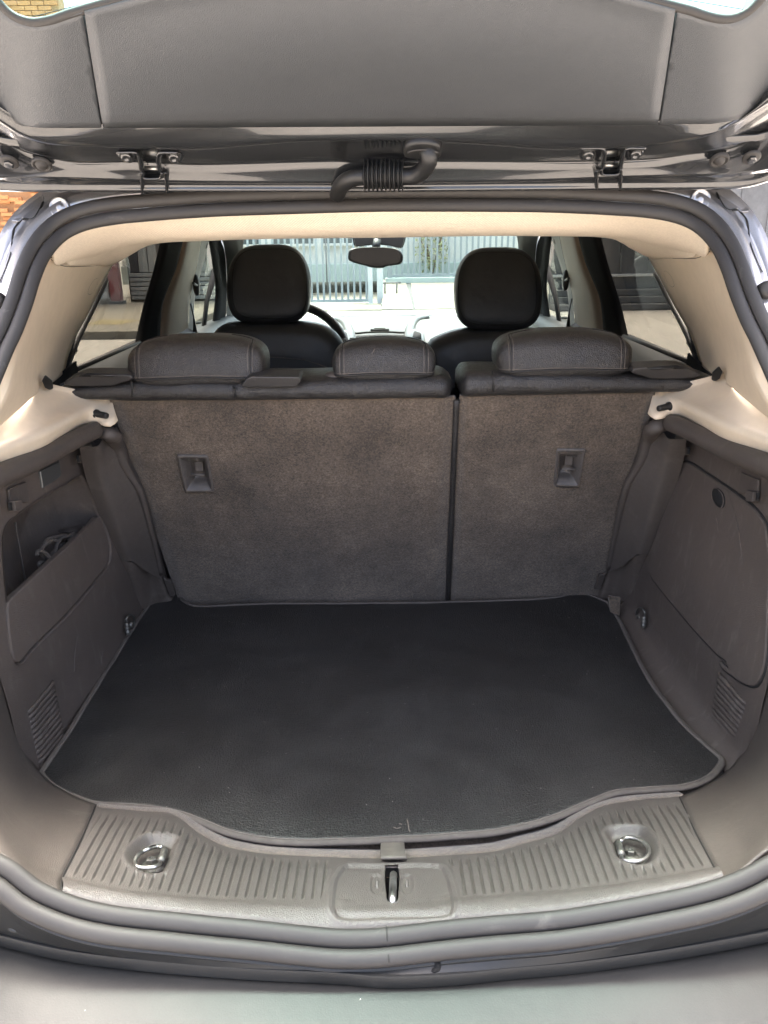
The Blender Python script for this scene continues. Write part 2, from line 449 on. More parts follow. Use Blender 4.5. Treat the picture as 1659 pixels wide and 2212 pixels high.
# ---------------- hatch opening: the double rubber seal
topL = [(822,428),(700,431),(553,435.5),(460,439),(367,445),(300,450.5),(253,455),(187,467),(140,485.5),(107,512),(80,549),(60,596),(43,649),(20,709),(0,751)]
sealL = [onF(*p) for p in topL]
sealL += [V(-.552,1.0,F(0)*0-.235), V(-.566,.905,-.35), V(-.566,.80,-.48), V(-.548,.735,-.585), V(-.505,.695,-.655)]
sealL = [Vector((p.x, F(p.z-CH), p.z)) for p in sealL]
botp = [(0,1891),(75,1946),(200,1991),(400,2016),(560,2032),(650,2042),(726,2049),(790,2049),(846,2045),(961,2031),(1054,2022),(1230,2006),(1479,1961),(1580,1933),(1659,1896)]
sealB = [onF(*p) for p in botp]
sealR = [mx(p) for p in sealL[1:]]
loop = sealL + sealB + sealR[::-1]
NS = 300
loop = crv(loop, NS, closed=True)
cen = V(0, 1.0, -.35)
def seal_frame(i):
    p = loop[i]; T = (loop[(i+1) % NS] - loop[i-1]).normalized()
    k = min(max((p.z - CH + .75) / .8, 0), 1)
    N = Vector((0, lerp(-.66, -1, k), lerp(.75, .12, k))).normalized()
    B = T.cross(N).normalized()
    if B.dot(cen - p) < 0: B = -B
    return p, T, N, B                                   # B points into the opening
FR = [seal_frame(i) for i in range(NS)]
def seal_off(i, inward, outward_n): p, T, N, B = FR[i]; return p + B * inward + N * outward_n
mb = MB()
def bulb(mb, off, rad, rn, nn):
    rings = []
    for i in range(NS):
        p, T, N, B = FR[i]; c = p + B * off + N * nn
        rings.append([c + B * (math.cos(k*2*math.pi/16) * rad) + N * (math.sin(k*2*math.pi/16) * rn) for k in range(16)])
    mb.grid(rings, closed_u=True, closed_v=True)
bulb(mb, -.0098, .0099, .0075, .003)
bulb(mb, .0098, .0100, .0072, .0)
seal = mb.build('door_seal', M['rubber'], car)
jt = MB()
jrow = min(range(NS), key=lambda i: (loop[i] - onF(846, 2045)).length)
p, T, N, B = FR[jrow]
jt.tube([p + B*.021 + N*.0035, p + B*.0098 + N*.0078, p + N*.003, p - B*.0098 + N*.0112, p - B*.0195 + N*.004], .0007, 6, n=16)
jt.build('seal_joint', M['seam'], seal)

def idx_of(v): return min(range(NS), key=lambda i: (loop[i] - v).length)
iA = idx_of(onF(100, 530)); iT = idx_of(onF(822, 428)); iBL = idx_of(onF(128, 1952)); iBR = idx_of(onF(1575, 1936))

def seal_range(i0, i1, inward, nn, step=1):
    out = []; i = i0
    while True:
        out.append(seal_off(i % NS, inward, nn))
        if i % NS == i1 % NS: break
        i += step
    return out

# ---------------- headliner roll across the rear of the roof (left half traced, right half mirrored)
edge = [(822,511),(690,512),(553,514),(440,518),(333,522),(273,531),(213,549),(168,559),(140,563)]
eY = [1.43,1.43,1.43,1.44,1.46,1.50,1.50,1.42,1.36]
low = [at(px, py, Y=y) for (px, py), y in zip(edge, eY)]
low[0].x = 0
inn = seal_range(iT, iA, .012, -.008)
inn[0].x = 0
bot = [V(0,1.75,.012), V(-.2,1.75,.012), V(-.36,1.76,.01), V(-.47,1.76,.0)] + [at(300,516,X=-.555), at(270,534,X=-.575), at(243,570,X=-.60), at(190,572,X=-.58), at(152,570,Y=1.40)]
nu = 60
r0, r1, r2 = crv(inn, nu), crv(low, nu), crv(bot, nu)
mid = []
for a, b in zip(r0, r1):
    c = a.lerp(b, .5); c += Vector((0, -.02, -.012)); mid.append(c)
rows = [r0, mid, r1]
cols = [crv([r[i] for r in rows], 14) for i in range(nu)]
half = [[cols[i][j] for i in range(nu)] for j in range(14)]
half += [[r1[i].lerp(r2[i], t) + Vector((0, 0, -.004 * math.sin(math.pi * t))) for i in range(nu)] for t in (.12, .4, .7, 1)]
full = [r + [mx(p) for p in r[-2::-1]] if False else [mx(p) for p in r[::-1]] + r[1:] for r in half]
head = MB().grid(full)
headliner = head.build('headliner', M['headliner'], car, solid=.004)
# the soft bumps over the coat-hook clips
for (px, py) in ((430, 499), (813, 494), (1212, 494)):
    c = at(px, py, Y=1.375)
    MB().pillow(c + Vector((0, .017, 0)), (.028, .022, .011), .9, .9).build('clip_bump', M['headliner'], headliner)
# roof lining forward of the roll, so the cabin is closed
rl = [[V(x, y, .014 + .04 * math.sin(math.pi * (y - 1.75) / 1.4) - .022 * (abs(x) / .56) ** 4) for x in [-.60 + .1 * k for k in range(13)]] for y in (1.75, 2.0, 2.3, 2.6, 2.85)]
MB().grid(rl).build('roof_lining', M['headliner'], car, solid=.004)

# ---------------- pale pillar trims with their shelves, both sides
we_px = [(243,571),(217,622),(187,682),(163,726),(147,766),(138,800),(118,822),(91,838)]
we_X = [-.60,-.625,-.645,-.66,-.665,-.662,-.635,-.60]
we = [at(px, py, X=x) for (px, py), x in zip(we_px, we_X)]
a_row = [at(91,838,X=-.60), at(50,880,X=-.585), at(10,915,X=-.575), at(-40,950,X=-.57)]
iS = idx_of(sealL[15]); 
sl_in = seal_range(iA, iS, .012, -.004)
ridge = [at(101,558,Y=1.262), at(80,622,Y=1.235), at(63,689,Y=1.19), at(30,789,Y=1.105), at(10,855,Y=1.06), V(-.545,1.0,-.262)]
nuP = 44
R0, R1, R3 = crv(sl_in, nuP), crv(ridge, nuP), crv(we, nuP)
Rm = []
for i in range(nuP):
    t = i / (nuP - 1)
    Rm.append(R1[i].lerp(R3[i], .5) + Vector((-.012, .006, 0)) * math.sin(math.pi * min(t * 1.1, 1)))
grid = []
for i in range(nuP):
    seg1 = [R0[i].lerp(R1[i], t) for t in (0, .35, .7, .9)]
    seg2 = crv([R1[i], Rm[i], R3[i]], 14)
    seg2[0] = R1[i].lerp(R0[i], .04); 
    grid.append(seg1 + seg2)
crease = [at(240,860,Z=-.287), at(220,869,Z=-.294), at(146,909,Z=-.294), at(88,938,Z=-.294), at(20.5,964,Z=-.294), at(-60,1000,Z=-.296)]
crease2 = [p + Vector((-.006, 0, .004)) for p in crease]
face = [at(254,909,Y=1.395), at(236,921,Z=-.325), at(199,914.6,Z=-.325), at(146,938,Z=-.325), at(88,973,Z=-.325), at(0,1011,Z=-.325), at(-60,1040,Z=-.326)]
aR = [p + Vector((-.014, .004, .012)) for p in crv(a_row[:], 30)]; cR2 = crv(crease2, 30); cR = crv(crease, 30); fR = crv(face, 30)
shelf_rows = []
for t in (0, .15, .35, .6, .85, 1):
    shelf_rows.append([a.lerp(b, t) + Vector((0, 0, -.012 * math.sin(math.pi * t) * min(1, i / 9))) for i, (a, b) in enumerate(zip(aR, cR2))])
shelf_rows += [cR, [a.lerp(b, .25) for a, b in zip(cR, fR)], [a.lerp(b, .7) for a, b in zip(cR, fR)], fR]
PP = Proj(MB().grid(grid)); PS = Proj(MB().grid(shelf_rows))
for s in (0, 1):
    fl = bool(s)
    pt = MB().grid(grid).build('pillar_trim', M['beige'], car, flip=fl, solid=.003)
    MB().grid(shelf_rows).build('parcel_ledge', M['beige'], pt, flip=fl, solid=.003)
    # the peg the parcel shelf hangs on
    pegA = at(211, 894, Z=-.310); pegA = at(211, 894.5, X=-.523); d = Vector((.9, -.42, -.06)).normalized()
    pg = MB().lathe(pegA - d * .004, d, [(.0085,0),(.0085,.003),(.0062,.006),(.0058,.024),(.0052,.0262),(.003,.0265)], 18)
    pg.build('shelf_peg', M['black'], pt, flip=fl)
    # oval cap
    oc = at(199, 616, X=-.6)
    O = [z3(628, 636), z3(632, 655), z3(618, 695), z3(592, 735), z3(572, 740), z3(567, 725), z3(580, 685), z3(605, 648)]
    oc = crv([PP(x, y, .0038) for x, y in O], 28, closed=True)
    MB().prism(oc, (-.003, .003, 0)).build('oval_cap', M['beige_dark'], pt, flip=fl, bevel=.0006)
    MB().tube([p + (p - CAM).normalized()*.0006 for p in oc], .0011, 6, closed=True).build('cap_gap', M['seam'], pt, flip=fl)
    # seam between headliner and pillar trim
    sm = [PP(x, y, .0032) for x, y in (z3(325,512), z3(385,548), z3(440,560), z3(560,557), z3(640,552), (240,571.5))]
    MB().tube(sm, .0011, 6, n=30).build('trim_seam', M['seam'], pt, flip=fl)
    # black blind clip in the ledge notch
    cl = [z3(270,1300), z3(292,1262), z3(335,1300), z3(343,1352), z3(320,1362), z3(290,1345)]
    MB().prism([at(x, y, X=-.585) for x, y in cl], (-.004, .012, -.002)).build('blind_clip', M['black'], pt, flip=fl, bevel=.002)

# ---------------- body metal round the opening (outside the seal) and outer shell
iC = idx_of(onF(470, 438)); iE = idx_of(sealL[17])
rows_i = list(range(iC, iE + 1))
def wd(k):                                             # flange width along the run from roof to waist
    return interp([(0, .03), (.16, .04), (.30, .058), (.38, .060), (.52, .046), (.7, .042), (1, .05)], k)
def ndir(p):                                           # outwards, along the body
    return Vector((-1, 0, 0))
fl_rows = [[] for _ in range(9)]
for q, i in enumerate(rows_i):
    k = q / (len(rows_i) - 1); p, T, N, B = FR[i]; wv = wd(k)
    prof = [(-.008, -.012), (-.022, -.010), (-.034, -.006), (-.30*wv-.02, -.012), (-.5*wv-.018, -.020), (-.52*wv-.02, -.030), (-.75*wv-.016, -.034), (-wv-.014, -.024), (-wv-.024, -.06)]
    for j, (bb, nn) in enumerate(prof): fl_rows[j].append(p + B * bb + N * nn)
flm = MB().loft(fl_rows, nu=70); PF = Proj(flm)
for s in (0, 1):
    fl = bool(s)
    bo = MB().loft(fl_rows, nu=70).build('rear_body_flange', M['paint'], car, flip=fl, solid=.002)
    # rain-gutter step plate and dimples
    pl = [z6(352,545), z6(545,545), z6(562,640), z6(500,770), z6(420,858), z6(350,862), z6(290,858), z6(240,905), z6(140,900), z6(150,875)]
    pp = [PF(x, y, .003) for x, y in pl]
    MB().prism(pp, (0, .006, -.001)).build('gutter_plate', M['paint'], bo, flip=fl, bevel=.0015)
    c = PF(*z6(775,722), .001)
    MB().lathe(c + Vector((0,.001,0)), (0,-1,.25), [(.0155,0),(.0155,.0035),(.013,.005),(.0115,.002),(.006,.0015),(.005,.003),(.002,.003)], 26).build('hinge_plug', M['paint'], bo, flip=fl)
    g1 = [PF(*z6(x, y), .0004) for x, y in ((560,645),(500,770),(425,865),(300,868),(245,912),(180,1000),(158,1180),(140,1330),(60,1560),(0,1690))]
    MB().tube(g1, .0016, 6, n=50).build('sealant_seam', M['seam'], bo, flip=fl)
    bs = PF(*z6(10, 1940), .0)
    MB().lathe(bs + Vector((-.004, .002, 0)), (0, -1, .3), [(.013,0),(.013,.012),(.011,.016),(.006,.018)], 20).build('bump_stop', M['rubber'], bo, flip=fl)
for (a, b) in ((885,492),(972,500),(1300,482),(1372,567)):
    c = onF(*zhr(a, b), .018)
    MB().lathe(c + Vector((0,.004,0)), (0,-1,.25), [(.006,0),(.006,.002),(.0045,.004),(.003,.0035),(.0012,.0042)], 16).build('spot_bolt', M['paint'], bo)
# outer shell: roof, quarter panels and doors
def shell(ys, prof):                                    # prof(y) -> list of (x, zabs)
    return [[Vector((x, y, z)) for x, z in prof(y)] for y in ys]
roofr = []
for y, zc_, hw in ((1.30,1.475,.50),(1.6,1.492,.53),(2.0,1.505,.545),(2.4,1.50,.55),(2.8,1.475,.545)):
    roofr.append([Vector((x*hw, y, zc_ - .05*abs(x)**3)) for x in (-1.12,-1.03,-1,-.85,-.5,0,.5,.85,1,1.03,1.12)])
MB().loft(roofr, nu=40, nv=20).build('roof', M['paint'], car, solid=.012)
for s in (0, 1):
    rows = []
    for y in (.62,.72,.9,1.15,1.5,2.0,2.6,3.2,3.8,4.35):
        bul = interp([(.62,.60),(.72,.72),(.9,.80),(1.15,.845),(1.5,.865),(2.6,.88),(3.8,.86),(4.35,.72)], y)
        top = interp([(.62,.84),(.72,.92),(.9,1.02),(1.15,1.10),(1.5,1.12),(3.4,1.08),(4.35,.82)], y)
        rows.append([Vector((-(bul-.13), y, top)), Vector((-(bul-.05), y, top-.03)), Vector((-bul, y, top-.2)), Vector((-bul-.01, y, .6)), Vector((-bul+.03, y, .35)), Vector((-bul+.12, y, .24))])
    MB().loft(rows, nu=18, nv=50).build('body_side', M['paint'], car, flip=bool(s), solid=.01)
MB().box((0, 2.4, .26), (1.62, 3.8, .03)).build('underbody', M['black'], car, bevel=.005)
for (sx, y) in ((-1, 1.12), (1, 1.12), (-1, 3.78), (1, 3.78)):
    wh = empty('wheel', (0,0,0), parent=car)
    c = Vector((sx*.77, y, .315))
    MB().lathe(c - Vector((sx*.10,0,0)), (sx,0,0), [(.20,0),(.295,.0),(.313,.025),(.315,.1),(.313,.175),(.295,.2),(.21,.2),(.205,.18)], 40).build('tyre', M['rubber'], wh)
    MB().lathe(c - Vector((sx*.05,0,0)), (sx,0,0), [(.205,0),(.205,.135),(.19,.13),(.16,.10),(.07,.115),(.05,.13),(.01,.13)], 40).build('rim', M['satin'], wh)
# bonnet and nose so the car is whole
bon = []
for y, z, hw in ((3.62,1.06,.74),(3.9,1.02,.76),(4.2,.92,.72),(4.4,.76,.62),(4.46,.5,.6),(4.44,.28,.56)):
    bon.append([Vector((x*hw, y - .1*abs(x)**3, z - .05*abs(x)**3)) for x in (-1,-.7,-.35,0,.35,.7,1)])
MB().loft(bon, nu=30, nv=24).build('bonnet', M['paint'], car, solid=.01)

# ---------------- boot floor, carpet, mat
floor_z = -.826
MB().grid([[V(x, y, floor_z) for x in (-.56, -.2, .2, .56)] for y in (.80, 1.2, 1.68)]).build('boot_floor', M['carpet'], car, solid=.004, off=-1)

# plate edge readings (mat side), ridge line and seal side
pt_px = [(205,1741),(215,1744),(300,1752),(370,1758),(425,1796),(480,1826),(550,1841),(600,1846),(725,1852),(848,1854),(960,1848),(1074,1838),(1129,1823),(1204,1801),(1254,1766),(1304,1741),(1380,1728),(1474,1721),(1482,1720)]
pr_px = [(134,1893),(145,1896),(250,1918),(350,1931),(475,1941),(700,1946),(848,1945),(994,1938),(1130,1928),(1255,1918),(1354,1906),(1534,1876),(1545,1873)]
def pz(y): return -.79
p_top = [at(x, y, Z=-.792) for x, y in pt_px]
def rdz(x): return -.737 + .024 * ss(300, 720, abs(x - 848))
p_rid = [at(x, y, Z=rdz(x)) for x, y in pr_px]
p_mid = [a.lerp(b, .35) + Vector((0, 0, .004)) for a, b in zip(crv(p_top, 20), crv(p_rid, 20))]
p_seal = seal_range(iBL, iBR, .017, -.002)
NUP, NVP = 1300, 64
rows = [crv(p_top, NUP), crv(p_mid, NUP), crv(p_rid, NUP), crv([p + Vector((0, .006, .004)) for p in p_seal], NUP), crv(p_seal, NUP)]
colsP = []
for i in range(NUP):
    a = [rows[k][i] for k in range(3)]
    c = [a[0].lerp(a[1], t / 10) for t in range(10)]
    c += [a[1].lerp(a[2], t / 34) for t in range(34)]
    c += crv([a[2], a[2].lerp(rows[3][i], .5) + Vector((0, 0, .004)), rows[3][i], rows[4][i]], NVP - 44)
    # soften the ridge
    for j in range(41, 48):
        c[j] = (c[j-1] + c[j] * 2 + c[j+1]) / 4
    colsP.append(c)
def ring_sdf(p, poly):                                  # signed distance, inside negative
    x, y = p; inside = False; d = 1e9
    n = len(poly)
    for i in range(n):
        (x0, y0), (x1, y1) = poly[i], poly[(i+1) % n]
        if (y0 > y) != (y1 > y) and x < (x1-x0)*(y-y0)/(y1-y0)+x0: inside = not inside
        dx, dy = x1-x0, y1-y0; t = max(0, min(1, ((x-x0)*dx+(y-y0)*dy)/(dx*dx+dy*dy+1e-12)))
        d = min(d, math.hypot(x-x0-t*dx, y-y0-t*dy))
    return -d if inside else d
def plate_pt(px, py):                                   # reading laid on the plate
    d = ray(px, py)
    best = None
    for i in range(0, NUP, 9):
        for j in range(0, NVP, 2):
            q = colsP[i][j]; v = q - CAM
            c = v.dot(d) / (v.length * d.length)
            if best is None or c > best[0]: best = (c, q)
    t = (best[1] - CAM).length / d.length
    return CAM + d * t
panel_px = [zs(*p) for p in ((128,740),(160,520),(215,420),(300,362),(560,352),(900,350),(1280,352),(1365,400),(1440,600),(1467,740),(1455,870),(1390,932),(1100,944),(700,948),(230,946),(150,880))]
panel3 = crv([plate_pt(*p) for p in panel_px], 60, closed=True)
panel2 = [(p.x, p.y) for p in panel3]
slot3 = [plate_pt(*zs(*p)) for p in ((708,352),(862,352),(860,690),(835,735),(785,752),(740,735),(718,690))]
slot3 = crv([slot3[0].lerp(slot3[1], .0), slot3[0].lerp(slot3[1], .5), slot3[1]] + slot3[2:], 40, closed=True)
slot2 = [(p.x, p.y) for p in slot3]
ovals = []
for cx_, cy_ in ((620,540),(948,535)):
    ovals.append([(q.x, q.y) for q in [plate_pt(*zs(cx_ + 72*math.cos(a*math.pi/8), cy_ + 108*math.copysign(abs(math.sin(a*math.pi/8))**.7, math.sin(a*math.pi/8)))) for a in range(16)]])
bowls = []
for (f, pts) in ((zb, ((560,870),(545,830),(590,775),(650,752),(770,757),(765,800),(735,880),(700,915),(620,912))), (zc, ((1010,850),(985,800),(958,725),(1090,715),(1140,728),(1180,790),(1165,865),(1100,878)))):
    pl = crv([plate_pt(*f(*p)) for p in pts], 30, closed=True)
    bowls.append(([(q.x, q.y) for q in pl], pl))
pb = [(min(x for x, y in P_), max(x for x, y in P_)) for P_ in [panel2] + [b[0] for b in bowls]]
RIB = .0113
mbp = MB()
keep = []
newc = []
for i in range(NUP):
    cc = []
    for j in range(NVP):
        q = colsP[i][j].copy(); x, y = q.x, q.y
        dz = 0.0
        ds = ring_sdf((x, y), panel2) if pb[0][0] - .03 < x < pb[0][1] + .03 else 1
        db = 1
        for (b2, _), (lo, hi) in zip(bowls, pb[1:]):
            if lo - .03 < x < hi + .03: db = min(db, ring_sdf((x, y), b2))
        # grooves
        if 3 <= j <= 43 and ds > .012 and not (pb[0][0] - .004 < x < pb[0][1] + .004):
            qx = x / (1 + .37 * (y - .70)); fr_ = abs((qx / RIB + .5) % 1 - .5) * RIB
            g = 1 - ss(.0012, .0020, fr_)
            g *= ss(3, 6, j) * (1 - ss(39, 43, j)) * ss(.004, .009, db) * ss(0, 1, 1) * ss(.012, .02, min(i, NUP-1-i) / NUP)
            dz -= .0034 * g
        # striker cover: lip round it, set-down inside
        dz += .0018 * math.exp(-((ds - .004) / .003) ** 2)
        dz -= .0042 * (1 - ss(-.0045, .0, ds))
        if ds < 0:
            for ov in ovals:
                if abs(x - sum(p[0] for p in ov)/16) < .03:
                    do = ring_sdf((x, y), ov); dz -= .002 * (1 - ss(-.002, .0008, do))
            dz += .0022 * ss(.0, .012, -ds) * (1 - ss(.010, .03, -ds)) * (1 if j > 40 else 0)
        dz -= .0145 * (1 - ss(-.013, .0015, db)) - .0012 * math.exp(-((db - .003) / .003) ** 2)
        q.z += dz
        cc.append((q, ring_sdf((x, y), slot2) if abs(x - .005) < .05 else 1))
    newc.append(cc)
mbp.v = [newc[i][j][0] for j in range(NVP) for i in range(NUP)]
for j in range(NVP - 1):
    for i in range(NUP - 1):
        if sum(1 for (a, b) in ((i, j), (i+1, j), (i+1, j+1), (i, j+1)) if newc[a][b][1] < 0) >= 3: continue
        mbp.f.append((j*NUP+i, j*NUP+i+1, (j+1)*NUP+i+1, (j+1)*NUP+i))
plate = mbp.build('scuff_plate', M['trim_pale'], car)
# carpet roll between plate and mat
cr0 = [p + Vector((0, 0, -.002)) for p in crv(p_top, 60)]
cr1 = [p + Vector((0, .05, -.030)) for p in cr0]; cr2 = [Vector((p.x, p.y - .025, p.z - .006)) for p in cr0]
MB().loft([cr2, cr0, [p.lerp(q, .5) + Vector((0,0,.004)) for p, q in zip(cr0, cr1)], cr1], nu=60, nv=10).build('floor_carpet_edge', M['carpet'], car)
# striker slot liner and loop
MB().tube([p + Vector((0,0,-.0052)) for p in slot3], .0012, 6, closed=True).build('slot_rim', M['trim_pale'], plate)
sb = [p + Vector((0, 0, -.005)) for p in slot3]
lin = MB(); lin.grid([sb, [p + Vector((0,0,-.05)) for p in sb]], closed_u=True); n0 = len(lin.v) - len(sb); lin.f.append(tuple(range(n0, n0 + len(sb))))
lin.build('striker_slot', M['void'], plate)
stA, stB = plate_pt(*zs(800, 400)) + Vector((0,0,-.007)), plate_pt(*zs(792, 735)) + Vector((0,0,-.007))
sp = [stA + Vector((0,.004,-.03)), stA + Vector((0,0,-.006)), stA + Vector((0,-.006,.003)), stA.lerp(stB,.5) + Vector((0,0,.004)), stB + Vector((0,.006,.0)), stB + Vector((0,.001,-.01)), stB + Vector((0,.0,-.03))]
MB().tube(sp, .0046, 14, n=40).build('latch_striker', M['chrome'], plate)
for ov in ovals:
    cx_ = sum(p[0] for p in ov)/16; cy_ = sum(p[1] for p in ov)/16
    c = plate_pt(*zs(620 if cx_ < 0 else 948, 540)) + Vector((0,0,-.005))
    MB().pillow(c, (.0022, .0085, .0022), .8, .8).build('screw_cap', M['trim_pale'], plate)

# pull strap of the floor lid
stp = [at(*zs(790,110), Z=-.806), at(*zs(792,160), Z=-.797), at(*zs(797,230), Z=-.783), at(*zs(806,285), Z=-.775), at(*zs(808,300), Z=-.779)]
w2 = .0165
l_ = [p + Vector((-w2, 0, 0)) for p in stp]; r_ = [p + Vector((w2, 0, 0)) for p in stp]
MB().loft([l_, stp, r_], nu=20).build('pull_strap', M['webbing'], car, solid=.0018)
MB().tube([l_[-2] + Vector((0,0,.001)), r_[-2] + Vector((0,0,.001))], .0024, 8).build('strap_hem', M['webbing'], car)

# tie-down rings
def tie_ring_plate(f, ring, bolt, sleeve, bracket):
    t = empty('tie_down', (0,0,0), parent=car)
    dz = -.006
    rr = [plate_pt(*f(*p)) + Vector((0,0,dz + .004)) for p in ring]
    MB().tube(rr, .0027, 10, n=60).build('ring', M['chrome'], t)
    b = plate_pt(*f(*bolt)) + Vector((0,0,dz - .008)); nrm = Vector((0,.35,.94))
    MB().lathe(b, nrm, [(.0125,0),(.0125,.0015),(.0068,.0018)], 24).build('washer', M['steel_dark'], t)
    MB().lathe(b + nrm*.0018, nrm, [(.0072,0),(.0072,.005),(.0062,.0062),(.003,.0064),(.0028,.0055)], 6).build('bolt', M['steel_dark'], t, smooth=False)
    s0, s1 = [plate_pt(*f(*p)) + Vector((0,0,dz + .003)) for p in sleeve]
    MB().tube([s0, s0.lerp(s1,.3), s0.lerp(s1,.7), s1], .0048, 12).build('sleeve', M['steel_dark'], t)
    bp = [plate_pt(*f(*p)) + Vector((0,0,dz - .007)) for p in bracket]
    MB().prism(bp, Vector((0,0,-.002))).build('bracket', M['steel_dark'], t, bevel=.0006)
for (b2_, b3_) in bowls:
    cb = sum(b3_, Vector()) / len(b3_)
    MB().prism([cb + (p - cb)*.62 + Vector((0,0,-.0132)) for p in b3_], (0,0,-.001)).build('recess_floor', M['plastic'], plate, recalc=True)
zq = zz(300, 2060, 10.37)
tie_ring_plate(zq, ((1090,575),(930,550),(740,610),(560,700),(430,820),(385,960),(450,1070),(600,1105),(850,1090),(980,1050),(1040,985)), (785,820), ((1150,620),(1050,930)), ((640,720),(960,700),(1050,760),(900,1030),(640,1060),(560,960)))
zqr = zz(960, 1650, 1.728)
tie_ring_plate(zqr, ((1022,778),(1045,763),(1085,765),(1125,785),(1145,815),(1130,850),(1085,865),(1040,858),(1025,845)), (1070,808), ((1012,782),(1028,835)), ((1030,790),(1085,785),(1105,815),(1085,848),(1040,850)))

# ---------------- the mat, lying in the boot
matroot = empty('boot_mat', (0, 1.25, CH - .82), 'black grained vinyl boot mat with taupe fabric edging on the boot floor', 'mat')
MZ = -.806
back = [(322,1310),(352,1296),(386,1289),(396,1301),(425,1312),(520,1310),(600,1308),(780,1305),(960,1303),(1080,1300),(1150,1297),(1205,1291),(1243,1283),(1275,1288),(1312,1303)]
front = [(90,1672),(98,1687),(130,1710),(175,1731),(210,1741),(275,1744),(350,1751),(400,1763),(450,1781),(500,1801),(575,1816),(650,1822),(740,1821),(830,1817),(980,1808),(1080,1798),(1180,1776),(1280,1736),(1330,1716),(1405,1708),(1480,1700),(1530,1681),(1558,1650),(1557,1640)]
lefts = [(322,1310),(296,1348),(262,1402),(224,1462),(187,1522),(150,1582),(118,1628),(90,1672)]
rights = [(1312,1303),(1336,1340),(1366,1402),(1398,1465),(1440,1525),(1485,1578),(1525,1612),(1557,1640)]
def mpt(p): return at(p[0], p[1], Z=MZ)
Bk, Ft, Lf, Rt = [[mpt(p) for p in a] for a in (back, front, lefts, rights)]
def mz(p):
    z = 0
    z += .0035 * noise.noise(Vector((p.x*5, p.y*5, 1.3)))
    z += .0015 * noise.noise(Vector((p.x*16, p.y*16, 4)))
    return z
NU2, NV2 = 120, 80
bk, ft, lf, rt = crv(Bk, NU2), crv(Ft, NU2), crv(Lf, NV2), crv(Rt, NV2)
g = []
for j in range(NV2):
    v = j / (NV2 - 1); row = []
    for i in range(NU2):
        u = i / (NU2 - 1)
        q = bk[i]*(1-v) + ft[i]*v + lf[j]*(1-u) + rt[j]*u - (bk[0]*(1-u)*(1-v) + bk[-1]*u*(1-v) + ft[0]*(1-u)*v + ft[-1]*u*v)
        q.z += mz(q)
        # upturned rear corners
        row.append(q)
    g.append(row)
MB().grid(g).build('mat_sheet', M['mat'], matroot, solid=.004, off=-1)
outl = [Vector(p) for p in g[0]] + [g[j][-1] for j in range(1, NV2)] + [Vector(p) for p in g[-1][-2::-1]] + [g[j][0] for j in range(NV2-2, 0, -1)]
outl = crv(outl, 420, closed=True)
MB().tube([p + Vector((0,0,.0015)) for p in outl], .0062, 10, closed=True, ry=.0042, up=(0,0,1)).build('edge_binding', M['binding'], matroot)
st_in = []
c0 = sum(outl, Vector()) / len(outl)
for i, p in enumerate(outl):
    T = (outl[(i+1) % len(outl)] - outl[i-1]).normalized(); n = T.cross(Vector((0,0,1)))
    if n.dot(c0 - p) < 0: n = -n
    st_in.append(p + n * .0026 + Vector((0,0,.0051)))
MB().tube(st_in, .0007, 5, closed=True).build('edge_stitching', M['stitch'], matroot)
# chalky scuff marks near the front edge
sc = MB()
for pts in (((850,1786),(858,1789),(866,1786)), ((880,1768),(882,1780),(884,1792),(886,1796)), ((862,1778),(868,1780)), ((1225,1893),(1240,1895))):
    q = [at(x, y, Z=MZ + .0050) for x, y in pts[:]]
    if pts[0][0] > 1000: continue
    sc.tube([p + Vector((0,0,mz(p))) for p in q], 0.0011, 5, n=10, ry=.0004, up=(0,0,1))
gt = MB()
for k in range(230):
    u, v = random.random(), random.random() ** 1.5
    if k < 60: v *= .3
    p = g[int(v*(NV2-5))+2][int(u*(NU2-5))+2] + Vector((random.uniform(-.004,.004), random.uniform(-.004,.004), .0046))
    r = random.choice((.0004,.0005,.0006,.0008,.0010)); b = len(gt.v)
    a0 = random.uniform(0, 3)
    gt.v += [p + Vector((r*math.cos(a0), r*math.sin(a0), 0)), p + Vector((-r*.8*math.sin(a0), r*.8*math.cos(a0), 0)), p - Vector((r*math.cos(a0), r*math.sin(a0), 0)), p + Vector((r*.8*math.sin(a0), -r*.8*math.cos(a0), 0)), p + Vector((0,0,r*.8))]
    for i in range(4): gt.f.append((b+i, b+(i+1)%4, b+4))
o = gt.build('grit', M['grit'], matroot, smooth=False); o['kind'] = 'stuff'
sc.build('chalk_scuff', M['webbing'], matroot)

# ---------------- corner trims beside the scuff plate, sweeping up into the side linings
A_in = [at(207,1739,Z=-.792), at(175,1728,Z=-.792), at(135,1708,Z=-.795), at(98,1683,Z=-.797), at(70,1648,X=-.566), at(40,1596,X=-.572), at(10,1480,X=-.582), at(0,1400,X=-.588), V(-.592,1.06,-.46), V(-.578,1.08,-.36)]
RDG = [at(135.5,1893,Z=rdz(135)), at(95,1876,Z=-.708), at(60,1856,Z=-.698), at(0,1786,Z=-.664), V(-.512,.80,-.60), V(-.545,.87,-.49), V(-.562,.98,-.38)]
iQ = idx_of(sealL[16])
so_in = [seal_off(i % NS, .017, -.002) for i in range(iBL, iQ - 1, -1)]
nC = 60
a_, b_, c_ = crv(A_in, nC), crv(RDG, nC), crv(so_in, nC)
g = []
for i in range(nC):
    t = i / (nC - 1)
    m1 = a_[i].lerp(b_[i], .5) + Vector((.004, -.004, .004))
    col = crv([a_[i], m1, b_[i]], 16)[:-1]
    tail = crv([b_[i], b_[i].lerp(c_[i], .5) + Vector((0, -.003, .003)), c_[i]], 9)
    col += tail
    for k in (14, 15, 16):
        col[k] = (col[k-1] + col[k]*2 + col[k+1]) / 4
    g.append(col)
RA_in = [mx(p) for p in A_in]
